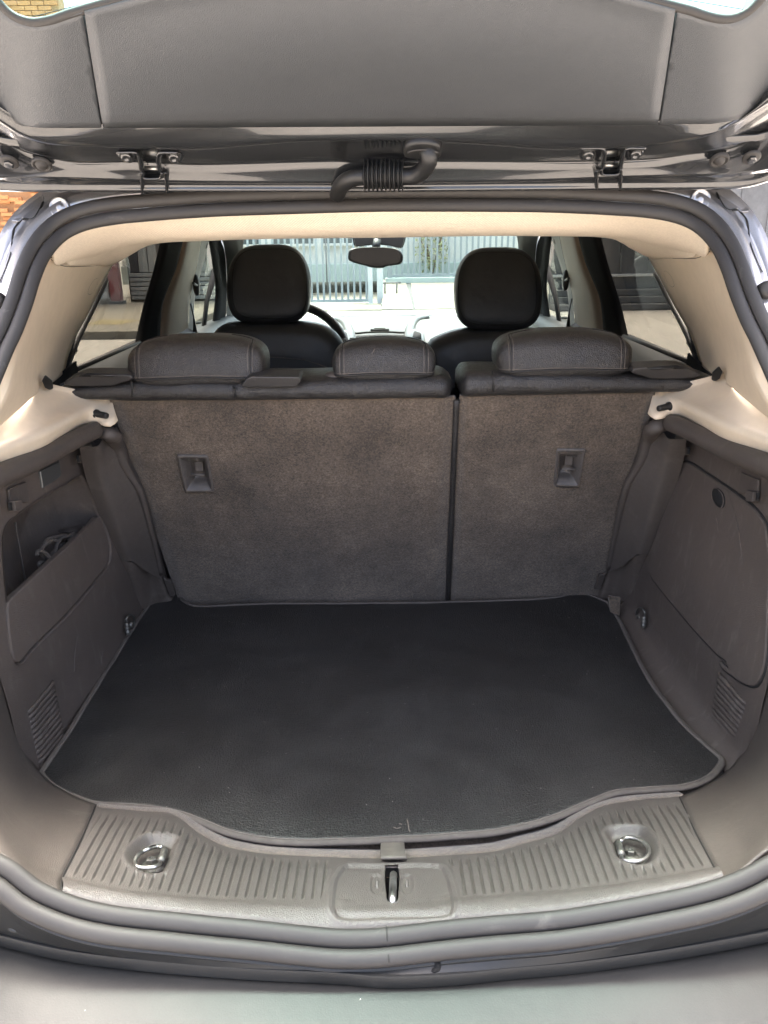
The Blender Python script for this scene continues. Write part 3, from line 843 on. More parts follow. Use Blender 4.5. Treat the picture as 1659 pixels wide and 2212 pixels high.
for s in (0, 1):
    ct = MB().grid(g).build('corner_trim', M['strip'], car, flip=bool(s), solid=.003)
    MB().tube([p.lerp(q, .0) + Vector((.0004,0,.0008)) for p, q in zip(g[0], g[0])], .0011, 6).build('trim_gap', M['seam'], ct, flip=bool(s))

# ---------------- side linings
XW = lambda y, z: -.553 - .012 * ss(1.35, 1.02, y) - .028 * ss(-.70, -.36, z)      # the wall leans out a little towards the rail
def wallpt(px, py, off=0.0):
    X = -.56
    for _ in range(6):
        p = at(px, py, X=X); X = XW(p.y, p.z - CH) + off
    return at(px, py, X=X)
def wall_yz(y, z, off=0.0): return V(XW(y, z) + off, y, z)
hole_px = [zp(*p) for p in ((590,712),(622,752),(645,800),(690,900),(735,1005),(770,1090),(796,1170),(810,1250),(808,1310),(795,1360),(770,1400),(640,1560),(500,1720),(350,1870),(230,1990),(160,2078),(132,2090),(108,2070),(90,2000),(75,1900),(60,1760),(48,1640),(30,1420),(17,1200),(30,1110),(60,1055),(120,1005),(230,925),(350,850),(480,775))]
flap_px = [zp(*p) for p in ((735,1008),(770,1092),(795,1172),(808,1250),(806,1310),(793,1358),(768,1398),(640,1556),(500,1716),(350,1866),(230,1986),(160,2073),(132,2085),(110,2066),(92,2000),(77,1900),(58,1660),(72,1625),(200,1505),(350,1365),(500,1228),(620,1115),(690,1045))]
lid_px = [zr(*p) for p in ((870,600),(840,615),(815,650),(800,700),(760,850),(700,1020),(640,1200),(600,1330),(597,1390),(612,1440),(660,1510),(780,1660),(950,1860),(1110,2030),(1200,2120))] + [(1555,1430),(1585,1462),(1618,1482),(1640,1480),(1656,1440),(1662,1380),(1668,1200)] + [zr(*p) for p in ((1490,1200),(1478,1080),(1440,1010),(1380,935),(1200,800),(1000,665),(920,615))]
wall_base = []
def wall_sheet(hole=None):
    """lining with an opening: boundary and hole in the (y, z) plane, filled, then laid on the leaning wall"""
    bm = bmesh.new()
    bound = []
    for y in [1.02 + .052*k for k in range(12)]: bound.append((y, -.83))
    bound[-1] = (1.592, -.83)
    top = [(1.585,-.80),(1.56,-.72),(1.53,-.62),(1.50,-.54),(1.462,-.45),(1.435,-.40),(1.40,-.345),(1.3,-.335),(1.2,-.335),(1.08,-.335),(1.0,-.335)]
    bound += top + [(.99,-.45),(.985,-.6),(.985,-.7),(.99,-.78)]
    def loopin(pts):
        vs = [bm.verts.new((0, y, z)) for y, z in pts]
        return [bm.edges.new((vs[i], vs[(i+1) % len(vs)])) for i in range(len(vs))]
    e = loopin(bound)
    if hole: e += loopin(hole)
    bmesh.ops.triangle_fill(bm, use_beauty=True, use_dissolve=False, edges=e)
    for _ in range(4):
        le = [x for x in bm.edges if x.calc_length() > .05]
        if not le: break
        bmesh.ops.subdivide_edges(bm, edges=le, cuts=1, use_grid_fill=True)
        bmesh.ops.triangulate(bm, faces=bm.faces)
    mb = MB()
    bm.verts.index_update()
    for v in bm.verts: mb.v.append(wall_yz(v.co.y, v.co.z))
    for f in bm.faces: mb.f.append(tuple(v.index for v in f.verts))
    bm.free()
    return mb
hole3 = crv([wallpt(*p) for p in hole_px], 90, closed=True)
hole_yz = [(p.y, p.z - CH) for p in hole3]
linL = wall_sheet(hole_yz).build('side_lining', M['wall'], car)
linL['label'] = 'left boot lining with an open pocket'
linR = wall_sheet().build('side_lining', M['wall'], car, flip=True)
linR['label'] = 'right boot lining with a smooth access lid'
# pocket behind the left opening
in1 = [p + Vector((-.006, 0, 0)) for p in hole3]
cpk = sum(hole3, Vector()) / len(hole3)
in2 = [p + Vector((-.075, 0, -.0)) * 1 + (cpk - p) * .06 for p in hole3]
rim = [p + Vector((.0025, 0, 0)) + (p - cpk).normalized() * .004 for p in hole3]
pk = MB(); pk.grid([rim, [p + Vector((.001,0,0)) for p in hole3], in1, in2], closed_u=True)
n0 = len(pk.v); pk.v.append(cpk + Vector((-.085, 0, 0)))
b0 = n0 - len(in2)
for i in range(len(in2)): pk.f.append((b0 + i, b0 + (i+1) % len(in2), n0))
pocket = pk.build('side_pocket', M['wall'], linL)
# step inside the pocket and its vertical crease
lg = [wallpt(*zp(*p), -.045) for p in ((418,1112),(440,1098),(560,1075),(672,1058),(650,1085),(540,1120),(430,1125))]
MB().prism(lg, Vector((.02, 0, -.002))).build('pocket_ledge', M['strip'], linL, bevel=.003)
MB().tube([wallpt(*zp(*p), -.07) + Vector((.002,0,0)) for p in ((105,1050),(130,1200),(160,1370),(185,1500))], .0016, 6, n=20).build('pocket_crease', M['strip'], linL)
# flap of the pocket
flap3 = crv([wallpt(*p, .004) for p in flap_px], 90, closed=True)
MB().prism(flap3, Vector((-.012, 0, 0))).build('pocket_flap', M['wall'], linL, bevel=.003, seg=3, recalc=True)
# access lid and finger hole on the right
def wallpt_r(px, py, off=0.0):
    X = .56
    for _ in range(6):
        p = at(px, py, X=X); X = -XW(p.y, p.z - CH) - off
    return at(px, py, X=X)
lid3 = crv([wallpt_r(*p, .0) for p in lid_px], 100, closed=True)
cl_ = sum(lid3, Vector()) / len(lid3)
lid = MB().prism([p + Vector((-.0045, 0, 0)) + (cl_ - p).normalized()*.0016 for p in lid3], Vector((.012, 0, 0))).build('access_lid', M['wall'], linR, bevel=.004, seg=3, recalc=True)
MB().tube([p + Vector((-.0004,0,0)) for p in lid3], .0022, 6, closed=True).build('lid_gap', M['seam'], linR)
fh = crv([wallpt_r(*zr(*p), .0062) for p in ((1060,815),(1080,796),(1112,812),(1138,848),(1145,900),(1132,940),(1110,940),(1080,912),(1062,870))], 40, closed=True)
MB().tube(fh, .0009, 8, closed=True).build('finger_hole_rim', M['wall'], linR)
MB().prism([p + Vector((.0009,0,0)) for p in fh], Vector((.01, 0, 0))).build('finger_hole', M['void'], linR)
M['scratch'] = mat('pale_scratch', (.10, .085, .075), .8, var=(300, .6))
for pts in (((1175,800),(1195,880),(1230,990),(1255,1100),(1275,1250),(1290,1400),(1293,1520)), ((1095,1010),(1100,1060),(1108,1125)), ((1300,1930),(1270,1970))):
    MB().tube([wallpt_r(*zr(*p), .0050) for p in pts], .00035, 5, n=24).build('scratch', M['scratch'], linR)
for pts in (((765,1985),(748,2060),(740,2110)), ((570,1890),(555,2000),(548,2150))):
    MB().tube([wallpt(*zp(*p), .0004) for p in pts], .00035, 5, n=24).build('scratch', M['scratch'], linL)

# ribbed vents low in both linings
for s in (0, 1):
    fl = bool(s); lin_ = linR if s else linL
    NR = 12
    for k in range(NR):
        t = k / (NR - 1)
        L0 = (lerp(119, 170, t), lerp(232, 470, t)); R0_ = (lerp(226, 273, t), lerp(96, 338, t))
        a = wallpt(*zb(*L0), .0); b = wallpt(*zb(*R0_), .0)
        MB().tube([a + Vector((-.003,0,0)), a.lerp(b, .12) + Vector((.0012,0,0)), a.lerp(b, .5) + Vector((.0022,0,0)), a.lerp(b, .9) + Vector((.0036,0,0)), b + Vector((.0005,0,0))], .0028, 8, ry=.0042, up=(0,0,1), n=12).build('vent_rib', M['wall'], lin_, flip=fl)

# rail along the top of the lining, curling down at the seat end
rail_px = [((-70,1062),-.57),((0,1026),-.566),((60,1001),-.558),((100,982),-.552),((150,955),-.542),((190,936),-.531),((215,929),-.524)]
rail = [at(px, py, X=x) for (px, py), x in rail_px]
rail += [at(236,937,Y=1.385), onS(252,960,-.026), onS(266,1000,-.024), onS(283,1030,-.022), onS(302,1060,-.019), onS(327,1150,-.016), onS(348,1240,-.014)]
strip_L = [at(205,965,Y=1.365), at(210,1000,Y=1.39), at(217,1030,Y=1.405), at(240,1100,Y=1.435), at(262,1165,Y=1.465), at(279,1213,Y=1.49)]
strip_R = [onS(240,930,-.022), onS(262,968,-.022), onS(272,1000,-.022), onS(302,1058,-.018), onS(327,1150,-.016), onS(350,1252,-.014)]
low_L = [at(279,1213,Y=1.49), at(292,1262,Y=1.53), at(300,1318,Y=1.565)]
low_R = [onS(350,1252,-.012), onS(360,1275,-.010), onS(372,1306,-.010)]
for s in (0, 1):
    fl = bool(s); lin_ = linR if s else linL
    MB().tube(rail, lambda t: interp([(0,.021),(.5,.018),(.58,.013),(.66,.008),(1,.005)], t), 16, ry=lambda t: interp([(0,.018),(.5,.015),(.58,.012),(.66,.008),(1,.005)], t), up=(0,0,1), n=70).build('lining_rail', M['leather_smooth'] if False else M['strip'], lin_, flip=fl)
    sl_ = crv(strip_L, 40); sr_ = crv(strip_R, 40)
    rws = [[p + Vector((-.028, .0, 0)) for p in sl_], [p + Vector((-.006, -.0, 0)) for p in sl_], [p + Vector((.004,.003,0)) for p in sl_],
           [p.lerp(q, .5) + Vector((0,-.002,0)) for p, q in zip(sl_, sr_)], [p.lerp(q,.9) + Vector((0,-.001,0)) for p, q in zip(sl_, sr_)], sr_, [q + Vector((.001, .03, 0)) for q in sr_]]
    MB().loft(rws, nu=40, nv=30).build('seat_side_strip', M['strip'], lin_, flip=fl)
    ll, lr_ = crv(low_L, 16), crv(low_R, 16)
    rws = [[p + Vector((-.02,0,0)) for p in ll], ll, [p.lerp(q,.5) + Vector((-.004,.014,0)) for p, q in zip(ll, lr_)], lr_, [q + Vector((.001,.03,0)) for q in lr_]]
    MB().loft(rws, nu=16, nv=16).build('strip_foot', M['wall'], lin_, flip=fl)
    # tab at the foot
    tb = [onS(*zz(340,1440,9.217)(*p), -.016) for p in ((620,40),(690,95),(790,100),(850,300),(900,440),(780,470))]
    MB().prism(tb, (0,.01,0)).build('strip_tab', M['strip'], lin_, flip=fl, bevel=.0015)
    # moulded clips under the rail
    for pts, dpt in ((((562,555),(598,555),(600,612),(566,612)), .010), (((618,520),(660,505),(657,572),(628,572)), .008), (((50,895),(108,885),(112,965),(62,968)), .012), (((48,808),(178,750),(205,905),(58,895)), .004)):
        q = [wallpt(*zp(*p), .002) for p in pts]
        MB().prism(q, Vector((dpt, 0, 0))).build('rail_clip', M['strip'], lin_, flip=fl, bevel=.0012, recalc=True)
    for pts in (((562,558),(582,556),(584,606),(566,606)), ((56,905),(84,900),(90,962),(64,964))):
        q = [wallpt(*zp(*p), .0142) for p in pts]
        MB().prism(q, Vector((.0006, 0, 0))).build('clip_hole', M['void'], lin_, flip=fl)
    # side tie-down
    td = empty('tie_down', (0,0,0), parent=car)
    k = (lambda x, y, o=0: wallpt(*zp(x, y), o))
    MB().lathe(k(950,1800,-.003), (1,0,0), [(.021,0),(.021,.0035),(.018,.0045),(.0165,.001),(.004,.0005)], 26).build('recess', M['wall'], td, flip=fl)
    MB().tube([k(930,1800,.008), k(930,1765,.012), k(945,1738,.013), k(970,1732,.011), k(988,1755,.008), k(992,1790,.006), k(985,1815,.005)], .0024, 8, n=30).build('ring', M['steel_dark'], td, flip=fl)
    MB().tube([k(934,1795,.010), k(938,1840,.012), k(944,1875,.013)], lambda t: .0052 + .0006*math.sin(t*18), 12, n=24).build('sleeve', M['steel_dark'], td, flip=fl)
    MB().lathe(k(965,1805,.002), (1,-.2,0), [(.008,0),(.008,.004),(.005,.006),(.002,.006)], 6).build('bolt', M['steel_dark'], td, flip=fl)
# bright moulded notch on the left lining rail
nq = [wallpt(*zp(*p), .004) for p in ((300,670),(375,630),(442,600),(456,705),(420,735),(320,800))]
MB().prism(nq, Vector((-.01,0,0))).build('rail_notch', M['satin'], linL, bevel=.002, recalc=True)
ft_rows = [[wall_yz(y, -.73) * 1 for y in (1.0,1.15,1.3,1.45,1.57)], [wall_yz(y, -.79, .006) for y in (1.0,1.15,1.3,1.45,1.57)], [V(-x, y, -.818) for x, y in ((.540,1.0),(.520,1.15),(.512,1.3),(.512,1.45),(.515,1.57))]]
MB().loft(ft_rows, nu=30, nv=12).build('lining_foot', M['wall'], linR, flip=True)
tb = [at(x, y, Z=-.80) if i > 1 else at(x, y, Y=1.55) for i, (x, y) in enumerate(((1316,1289),(1341,1291),(1338,1330),(1318,1318)))]
tb = [at(x, y, Y=1.52) for x, y in ((1314,1288),(1341,1291),(1339,1335),(1318,1322))]
MB().prism(tb, (0,.006,0)).build('floor_tab', M['carpet'], car, bevel=.002)

# ---------------- cord net in the pocket (its own thing)
rope = empty('cord_net', tuple(wallpt(*zp(420,1230))), 'tangled black braided cord stuffed in the left side pocket of the boot', 'cord')
zn = zz(0, 1250, 5.53)
rp = MB()
def cord(pts, r=.0028, o=-.018):
    rp.tube([wallpt(*zn(*p[:2]), p[2] if len(p) > 2 else o) for p in pts], r, 8, n=46)
cord(((690,860),(640,830),(590,770),(570,700),(590,640),(640,590),(720,545),(740,525)), .0032)
cord(((700,850),(650,815),(605,760),(585,700),(605,645),(660,600),(735,560)), .0026, -.022)
cord(((600,610),(650,540),(720,520),(800,505),(880,490),(940,500),(1000,540)), .003)
cord(((740,550),(800,560),(860,520),(930,505),(990,470)), .003, -.014)
cord(((690,830),(720,740),(760,690),(780,620),(800,570)), .003)
cord(((700,850),(735,760),(775,690),(795,600),(830,560)), .0026, -.012)
cord(((510,770),(520,715),(570,705),(640,740),(680,800),(700,860)), .0034, -.012)
cord(((540,700),(600,715),(650,760),(690,830)), .003, -.008)
cord(((930,560),(960,500),(1010,455),(1060,440),(1100,450),(1150,420)), .003)
cord(((950,570),(990,510),(1040,480),(1080,480),(1120,470)), .003, -.012)
cord(((1010,560),(1030,500),(1075,470),(1110,490)), .0026, -.02)
cord(((570,950),(540,880),(590,860),(640,880),(660,920)), .003, -.014)
cord(((590,950),(600,900),(640,890),(655,910),(610,930)), .0024, -.010)
for k in range(14):
    x = 800 + 22*k; y = 700 - 17*k
    cord([(x + random.uniform(-40,40), y + random.uniform(-50,20)) for _ in range(4)], .0022, random.uniform(-.035,-.018))
rp.build('cord', M['rope'], rope)

# ---------------- rear seat
def seat_back(name, lab, outl, bolster):
    t = empty(name, (0,0,0), parent=car); t['label'] = lab
    return t
seatL = empty('rear_seat_back', (0,0,0), parent=car); seatR = empty('rear_seat_back', (0,0,0), parent=car)
seatL['label'] = 'wider left rear seat back'; seatR['label'] = 'narrower right rear seat back'
LPX = ([(383,983),(448,984),(462,1062),(401,1063)], [(1203,970),(1265,970),(1250,1052),(1196,1050)])
def carpet_panel(tl, tr, bl, br, par, hole):
    NJ, NI = 120, 170
    hq = [(onS(*p).x, onS(*p).z) for p in hole]; skip = set()
    rows = []
    for j in range(NJ):
        v = j / (NJ-1)
        a = onS(*[lerp(tl[k], bl[k], v) for k in (0, 1)]); b = onS(*[lerp(tr[k], br[k], v) for k in (0, 1)])
        row = []
        for i in range(NI):
            u = i / (NI-1)
            e = min(u, 1-u) * 43; p = a.lerp(b, u)
            if ring_sdf((p.x, p.z), hq) < -.003: skip.add((j, i))
            p.y += .010 * (1 - ss(0, 2.2, e)) + .004 * noise.noise(Vector((p.x*3, p.z*3, 2))) - .006 * math.sin(math.pi*u) * math.sin(math.pi*v)
            row.append(p)
        rows.append(row)
    t = MB().grid(rows)
    t.f = [f for k, f in enumerate(t.f) if (k // (NI-1), k % (NI-1)) not in skip]
    return t.build('carpet_panel', M['carpet'], par, solid=.008, off=0)
carpet_panel((232,858), (984,858), (392,1322), (964,1322), seatL, LPX[0])
carpet_panel((994,855), (1418,846), (973,1322), (1302,1318), seatR, LPX[1])
# leather bodies behind the carpet
def seat_body(x0, x1, par, zt=-.262):
    prof = []
    for z, y0, th in ((-.84,.03,.13),(-.6,.0,.14),(-.4,.0,.15),(-.30,.0,.15)):
        prof.append((z, SY(z) + .045, SY(z) + th))
    rows = []
    for z, yf, yb in prof:
        r = .03
        ring = []
        for (cx_, cy_, a0) in ((x0+r, yf+r, 180), (x1-r, yf+r, 270), (x1-r, yb-r, 0), (x0+r, yb-r, 90)):
            for k in range(5):
                a = R(a0 + k*22.5); ring.append(V(cx_ + r*math.cos(a), cy_ + r*math.sin(a), z))
        rows.append(ring)
    return MB().grid(rows, closed_u=True).build('leather_side', M['leather'], par)
gL, gR = onS(984,1000).x, onS(988,1000).x
xl = onS(983,900).x; xr = onS(997,900).x
seat_body(-.60, xl + .012, seatL); seat_body(xr - .010, .60, seatR)
for (x0, y0, x1, y1, par) in ((986,864,966,1318,seatL),):
    MB().tube([onS(lerp(x0,x1,k/8), lerp(y0,y1,k/8), .004 + .0015*math.sin(k*2)) for k in range(9)], .0060, 10, n=40).build('edge_bolster', M['leather'], par)
# leather roll along the top
def roll(px_list, par, endl=True, endr=True):
    """px_list: (x, ytop, ybottom)"""
    rings = []
    pts = []
    n = 90
    lowp = crv([onS(x, yb, -.002) for x, yt, yb in px_list], n)
    topp = crv([onS(x, yt, .03) for x, yt, yb in px_list], n)
    for i in range(n):
        e = min(i if endl else 99, n-1-i if endr else 99) / (n * .035)
        k = min(1, math.sqrt(max(0, 1 - (1 - min(e, 1))**2)) * .95 + .05)
        lo, tp = lowp[i], topp[i]
        h = tp.z - lo.z
        sec = [(.030,-.02),(.004,-.012),(-.010,.05),(-.019,.25),(-.021,.5),(-.016,.76),(-.002,.94),(.020,1.02),(.055,1.05),(.10,1.0),(.135,.8),(.145,.4),(.145,-.3)]
        c = lo + Vector((0, .06, h*.45))
        ring = []
        for dy, dz in sec:
            q = lo + Vector((0, dy + .0025*noise.noise(Vector((lo.x*26, dz*6, 3))), dz*h))
            ring.append(c + (q - c) * Vector((1,1,1)).x * (k if True else 1))
        rings.append(crv(ring, 34))
    return MB().grid(rings).build('leather_roll', M['leather'], par)
roll([(108,838,862),(150,826,861),(230,820,863),(284,814,865),(400,812,864),(500,813,864),(600,812,863),(652,812,862),(800,808,861),(905,806,859),(950,806,859),(984,812,862)], seatL)
roll([(989,806,858),(1010,798,856),(1065,797,853),(1200,797,850),(1350,800,848),(1450,802,846),(1530,808,843),(1560,818,842)], seatR)
def seam(pts, par, r=.0016, mat_='seam', n=24, name='seam'):
    return MB().tube(pts, r, 6, n=n).build(name, M[mat_], par)
for x, y0, y1, par in ((284,816,864,seatL), (506,832,864,seatL), (1064,803,851,seatR)):
    pp = []
    for k in range(9):
        v = k / 8; y = lerp(y1, y0, v)
        bulge = interp([(0,-.006),(.25,-.0205),(.5,-.0218),(.75,-.016),(1,0.004)], v)
        pp.append(onS(x + 2*math.sin(v*4), y, bulge - .001))
    seam(pp, par)
# plastic guides and bezels on top of the seat
def wedge(pts, par, y0, d, h, name='belt_guide', mt='bezel'):
    q = [onS(x, y, y0) for x, y in pts]
    return MB().prism(q, (0, d, h)).build(name, M[mt], par, bevel=.004, seg=3, recalc=True)
wedge([z8(*p) for p in ((112,226),(150,180),(180,166),(500,168),(517,190),(485,236),(300,240),(130,238))], seatL, -.024, .05, .006)
MB().pillow(onS(530, 817, .03), (.016,.02,.008), .8, .8).build('belt_guide', M['strip'], seatL)
for (cx_, cy_) in ((766,168), (1345,168)):
    MB().pillow(onS(*z8(cx_, cy_), .035), (.026,.022,.012), .75, .8).build('headrest_collar', M['strip'], seatL)
zrw = zz(1360, 560, 3.95)
# latch bezels at both outer ends
for s in (0, 1):
    fl = bool(s); par = seatR if s else seatL
    q = [onS(*z5(*p), .0) for p in ((205,640),(215,600),(300,560),(400,520),(560,515),(900,522),(975,530),(1005,570),(960,600),(860,625),(790,655),(500,668),(300,662))]
    q = [p + Vector((0, -.012, 0)) for p in q]
    MB().prism(q, (0, .05, .004)).build('seat_bezel', M['bezel'], par, flip=fl, bevel=.005, seg=3, recalc=True)
    q = [onS(*z5(*p), -.0145) for p in ((345,560),(440,522),(490,520),(790,540),(755,563),(640,566))]
    MB().prism(q, (0, .004, 0)).build('seat_release', M['void'], par, flip=fl)
    MB().prism([p + Vector((0,-.0006,0)) for p in [onS(*z5(*q_), -.0150) for q_ in ((490,545),(790,540),(770,556),(500,562))]], (0,.003,0)).build('release_lever', M['leather_smooth'], par, flip=fl)

# seat latch pulls
def latch(px, par):
    fr = [onS(*p, -.010) for p in px]                   # tl, tr, br, bl
    t = MB()
    c = sum(fr, Vector()) / 4
    def ins(k, d):
        return [p.lerp(c, k) + Vector((0, d, 0)) for p in fr]
    def quadring(A, B):
        b = len(t.v); t.v += A + B
        for i in range(4): t.f.append((b+i, b+(i+1)%4, b+4+(i+1)%4, b+4+i))
    def rr(k, d, rad):
        Q = ins(k, d); out = []
        for i in range(4):
            p0, p, p1 = Q[i-1], Q[i], Q[(i+1)%4]
            a = p + (p0 - p).normalized()*rad; b_ = p + (p1 - p).normalized()*rad
            for j in range(5):
                u = j/4; out.append(a*(1-u)**2 + p*2*u*(1-u) + b_*u*u)
        return out
    t.grid([rr(-.06,.012,.006), rr(-.02,-.001,.006), rr(.06,-.0035,.005), rr(.14,-.001,.004), rr(.52,.022,.003), rr(.56,.030,.002)], closed_u=True)
    b = len(t.v) - 20; t.f.append(tuple(range(b, b+20)))
    o = t.build('latch_recess', M['latch'], par)
    l, r_ = fr[3].lerp(fr[0], .46), fr[2].lerp(fr[1], .46)
    MB().tube([l.lerp(r_, .30) + Vector((0,.004,0)), l.lerp(r_, .76) + Vector((0,.004,0))], .0026, 10).build('pull_bar', M['trim_pale'], o)
    a, b2 = fr[3].lerp(fr[0], .58), fr[2].lerp(fr[1], .58)
    MB().box(a.lerp(b2,.56) + Vector((0,.020,.004)), (.016,.006,.020)).build('latch_block', M['strip'], o, bevel=.0015)
    # small moulded seat symbols
    a, b2 = fr[3].lerp(fr[0], .87), fr[2].lerp(fr[1], .87)
    sy = MB()
    for u0, u1, h0, h1 in ((.36,.36,-.004,.004),(.36,.43,-.004,-.004),(.55,.66,.004,-.003),(.58,.70,.0045,-.001),(.55,.74,-.0048,-.0048)):
        sy.tube([a.lerp(b2,u0) + Vector((0,.0015,h0)), a.lerp(b2,u1) + Vector((0,.0015,h1))], .0007, 6)
    sy.build('fold_symbol', M['trim_pale'], o)
latch(LPX[0], seatL)
latch(LPX[1], seatR)

# rear headrests: pillow, piping seam, side seams
def rear_headrest(cx_, cy_, half, par, Y=1.50, dent=False, tilt=0.0):
    c = at(cx_, cy_, Y=Y)
    def shape(q):
        q = q.copy()
        q.z += -.10 * (q.x/half[0])**2 * half[2]         # ends droop a little
        q.y += .25 * (q.z)                               # face leans forward
        n_ = noise.noise(Vector((q.x*14, q.y*14, q.z*14 + cx_))) * .0022
        return q + q.normalized() * n_
    h = MB().pillow(c, half, .66, .42, nu=96, nv=44, shape=shape).build('headrest', M['leather'], par)
    # piping round the lower edge
    def surf(th, ph, k=1.006):
        def sp(x, e): return math.copysign(abs(x) ** e, x)
        q = Vector((half[0]*sp(math.cos(ph),.66)*sp(math.cos(th),.42), half[1]*sp(math.cos(ph),.66)*sp(math.sin(th),.42), half[2]*sp(math.sin(ph),.66)))
        return c + shape(q) * k
    MB().tube([surf(2*math.pi*i/120, -.38) for i in range(120)], .0022, 6, closed=True).build('piping', M['seam'], h)
    MB().tube([surf(2*math.pi*i/120, -.28) for i in range(120)], .0008, 5, closed=True).build('top_stitching', M['stitch'], h)
    for sx in (-1, 1):
        for dd, mt in ((0,'seam'),(.004,'stitch'),(-.004,'stitch')):
            pts = []
            for k in range(24):
                ph = lerp(-.38, 1.25, k/23)
                # front face vertical seam near the end
                th0 = -math.pi/2
                xx = sx * (half[0]*.80 + dd)
                # solve theta for the x
                base = half[0]*abs(math.cos(ph))**.66
                cth = min(1, abs(xx)/base) if base > 1e-6 else 1
                th = math.acos(min(1, cth ** (1/.42))) 
                th = -th if sx > 0 else -(math.pi - th)
                pts.append(surf(th, ph, 1.004))
            MB().tube(pts, .0011 if mt == 'seam' else .0007, 5).build('end_seam', M[mt], h)
    if dent:
        d = surf(-math.pi/2 - .02, .35, 1.003)
        MB().tube([d + Vector((.002,0,.006)), d + Vector((-.001,-.001,.001)), d + Vector((-.005,0,-.004))], .001, 6, n=8).build('crease_mark', M['stitch'], h)
    return h
rear_headrest(433, 776, (.128,.062,.0455), seatL, 1.458)
rear_headrest(829, 774, (.0955,.054,.0385), seatL, 1.458, dent=True)
rear_headrest(1211, 761, (.126,.062,.0435), seatR, 1.458)

# ---------------- doors, pillars and side glass
for s in (0, 1):
    fl = bool(s)
    # rear door glass (leans in towards the roof)
    gq = [V(-.712,1.40,-.33), V(-.725,2.64,-.33), V(-.61,2.52,.06), V(-.615,1.46,.06)]
    MB().prism(gq, (-.004,0,0)).build('rear_door_glass', M['tint'], car, flip=fl, smooth=False)
    gq = [V(-.725,2.67,-.33), V(-.72,3.75,-.36), V(-.61,3.05,.06), V(-.61,2.58,.06)]
    MB().prism(gq, (-.004,0,0)).build('front_door_glass', M['tint_light'], car, flip=fl, smooth=False)
    # belt-line moulding and door top
    rows = [[V(-.722,y,-.290) for y in (1.56,1.8,2.05,2.3,2.6)], [V(-.672,y,-.279-.004*(y-1.4)) for y in (1.56,1.8,2.05,2.3,2.6)], [V(-.64,y,-.292) for y in (1.56,1.8,2.05,2.3,2.6)], [V(-.612,y,-.315) for y in (1.56,1.8,2.05,2.3,2.6)], [V(-.60,y,-.37) for y in (1.56,1.8,2.05,2.3,2.6)], [V(-.61,y,-.60) for y in (1.56,1.8,2.05,2.3,2.6)]]
    dp = MB().loft(rows, nu=30, nv=30).build('rear_door', M['dash'], car, flip=fl, solid=.004)
    MB().tube([V(-.671,1.50,-.272), V(-.672,2.1,-.280), V(-.672,2.6,-.288)], .005, 8, ry=.007).build('window_wiper_seal', M['black'], dp, flip=fl)
    rows = [[V(-.722+k*.006,y,-.32-.03*(y-2.6)) for y in (2.65,3.0,3.4,3.8)] for k in (0,)] + [[V(-.63,y,-.325) for y in (2.65,3.0,3.4,3.8)], [V(-.61,y,-.38) for y in (2.65,3.0,3.4,3.8)], [V(-.62,y,-.8) for y in (2.65,3.0,3.4,3.8)]]
    MB().loft(rows, nu=20, nv=20).build('front_door', M['dash'], car, flip=fl, solid=.004)
    # black corner where glass meets the pillar trim
    q = [at(173,700,X=-.668), at(*z5(340,0),X=-.668), at(*z5(190,480),X=-.668), at(*z5(185,620),X=-.668), at(*z5(262,462),X=-.668), at(*z5(288,240),X=-.668), at(*z5(322,110),X=-.668)]
    MB().prism(q, (-.004,0,0)).build('glass_corner', M['frame_black'], car, flip=fl)
    ws = [at(228,605,X=-.645), at(197,670,X=-.665), at(165,735,X=-.672), at(140,800,X=-.67)]
    MB().tube([p + Vector((-.004,.012,0)) for p in ws], .008, 8, n=20).build('glass_seal', M['black'], car, flip=fl)
    MB().prism([at(x, y, X=-.655) for x, y in ((88,812),(140,800),(165,780),(176,850),(90,862))], (-.004,0,0)).build('glass_corner', M['frame_black'], car, flip=fl)  # added black filler covering the bright gap beside the ledge
    # print on the glass
    pr = MB()
    for (x, y0, y1) in ((300,262,322),(312,258,300),(324,238,285),(334,232,262)):
        pr.box(at(*z5(x,(y0+y1)/2),X=-.667), (.001,.003,.010))
    pr.build('glass_marking', M['seam'], car, flip=fl, smooth=False)
    # B pillar: black weatherstrip band, pale trim, grey edge, belt
    bl = [at(350,505,X=-.57), at(347,522,X=-.58), at(331,590,X=-.62), at(312,655,X=-.655), at(298,715,X=-.675), at(290,760,X=-.68), at(286,800,X=-.68)]
    bb_ = [at(397,505,X=-.562), at(393,521,X=-.57), at(380,575,X=-.60), at(366,612,X=-.625), at(350,656,X=-.645), at(345,700,X=-.655), at(342,780,X=-.662)]
    bm_ = [at(418,505,X=-.56), at(414,521,X=-.563), at(404,575,X=-.59), at(396,612,X=-.61), at(386,656,X=-.628), at(380,700,X=-.637), at(376,780,X=-.645)]
    br_ = [at(438,505,X=-.565), at(435,521,X=-.57), at(428,560,X=-.595), at(420,598,X=-.615), at(411,645,X=-.632), at(407,700,X=-.642), at(404,780,X=-.65)]
    be_ = [at(456,505,X=-.575), at(453,518,X=-.582), at(443,556,X=-.60), at(431,598,X=-.622), at(421,645,X=-.64), at(418,700,X=-.652), at(416,780,X=-.66)]
    n_ = 30
    L1, L2, L3, L4, L5 = [crv(q, n_) for q in (bl, bb_, bm_, br_, be_)]
    pil = MB().grid([[p + Vector((-.02,.05,0)) for p in L2], L2, [p.lerp(q,.5) + Vector((.006,-.004,0)) for p, q in zip(L2, L3)], L3, [p.lerp(q,.6) + Vector((.004,-.006,0)) for p, q in zip(L3, L4)], L4, [p + Vector((-.03,.05,0)) for p in L4]]).build('door_pillar', M['pillar'], car, flip=fl)
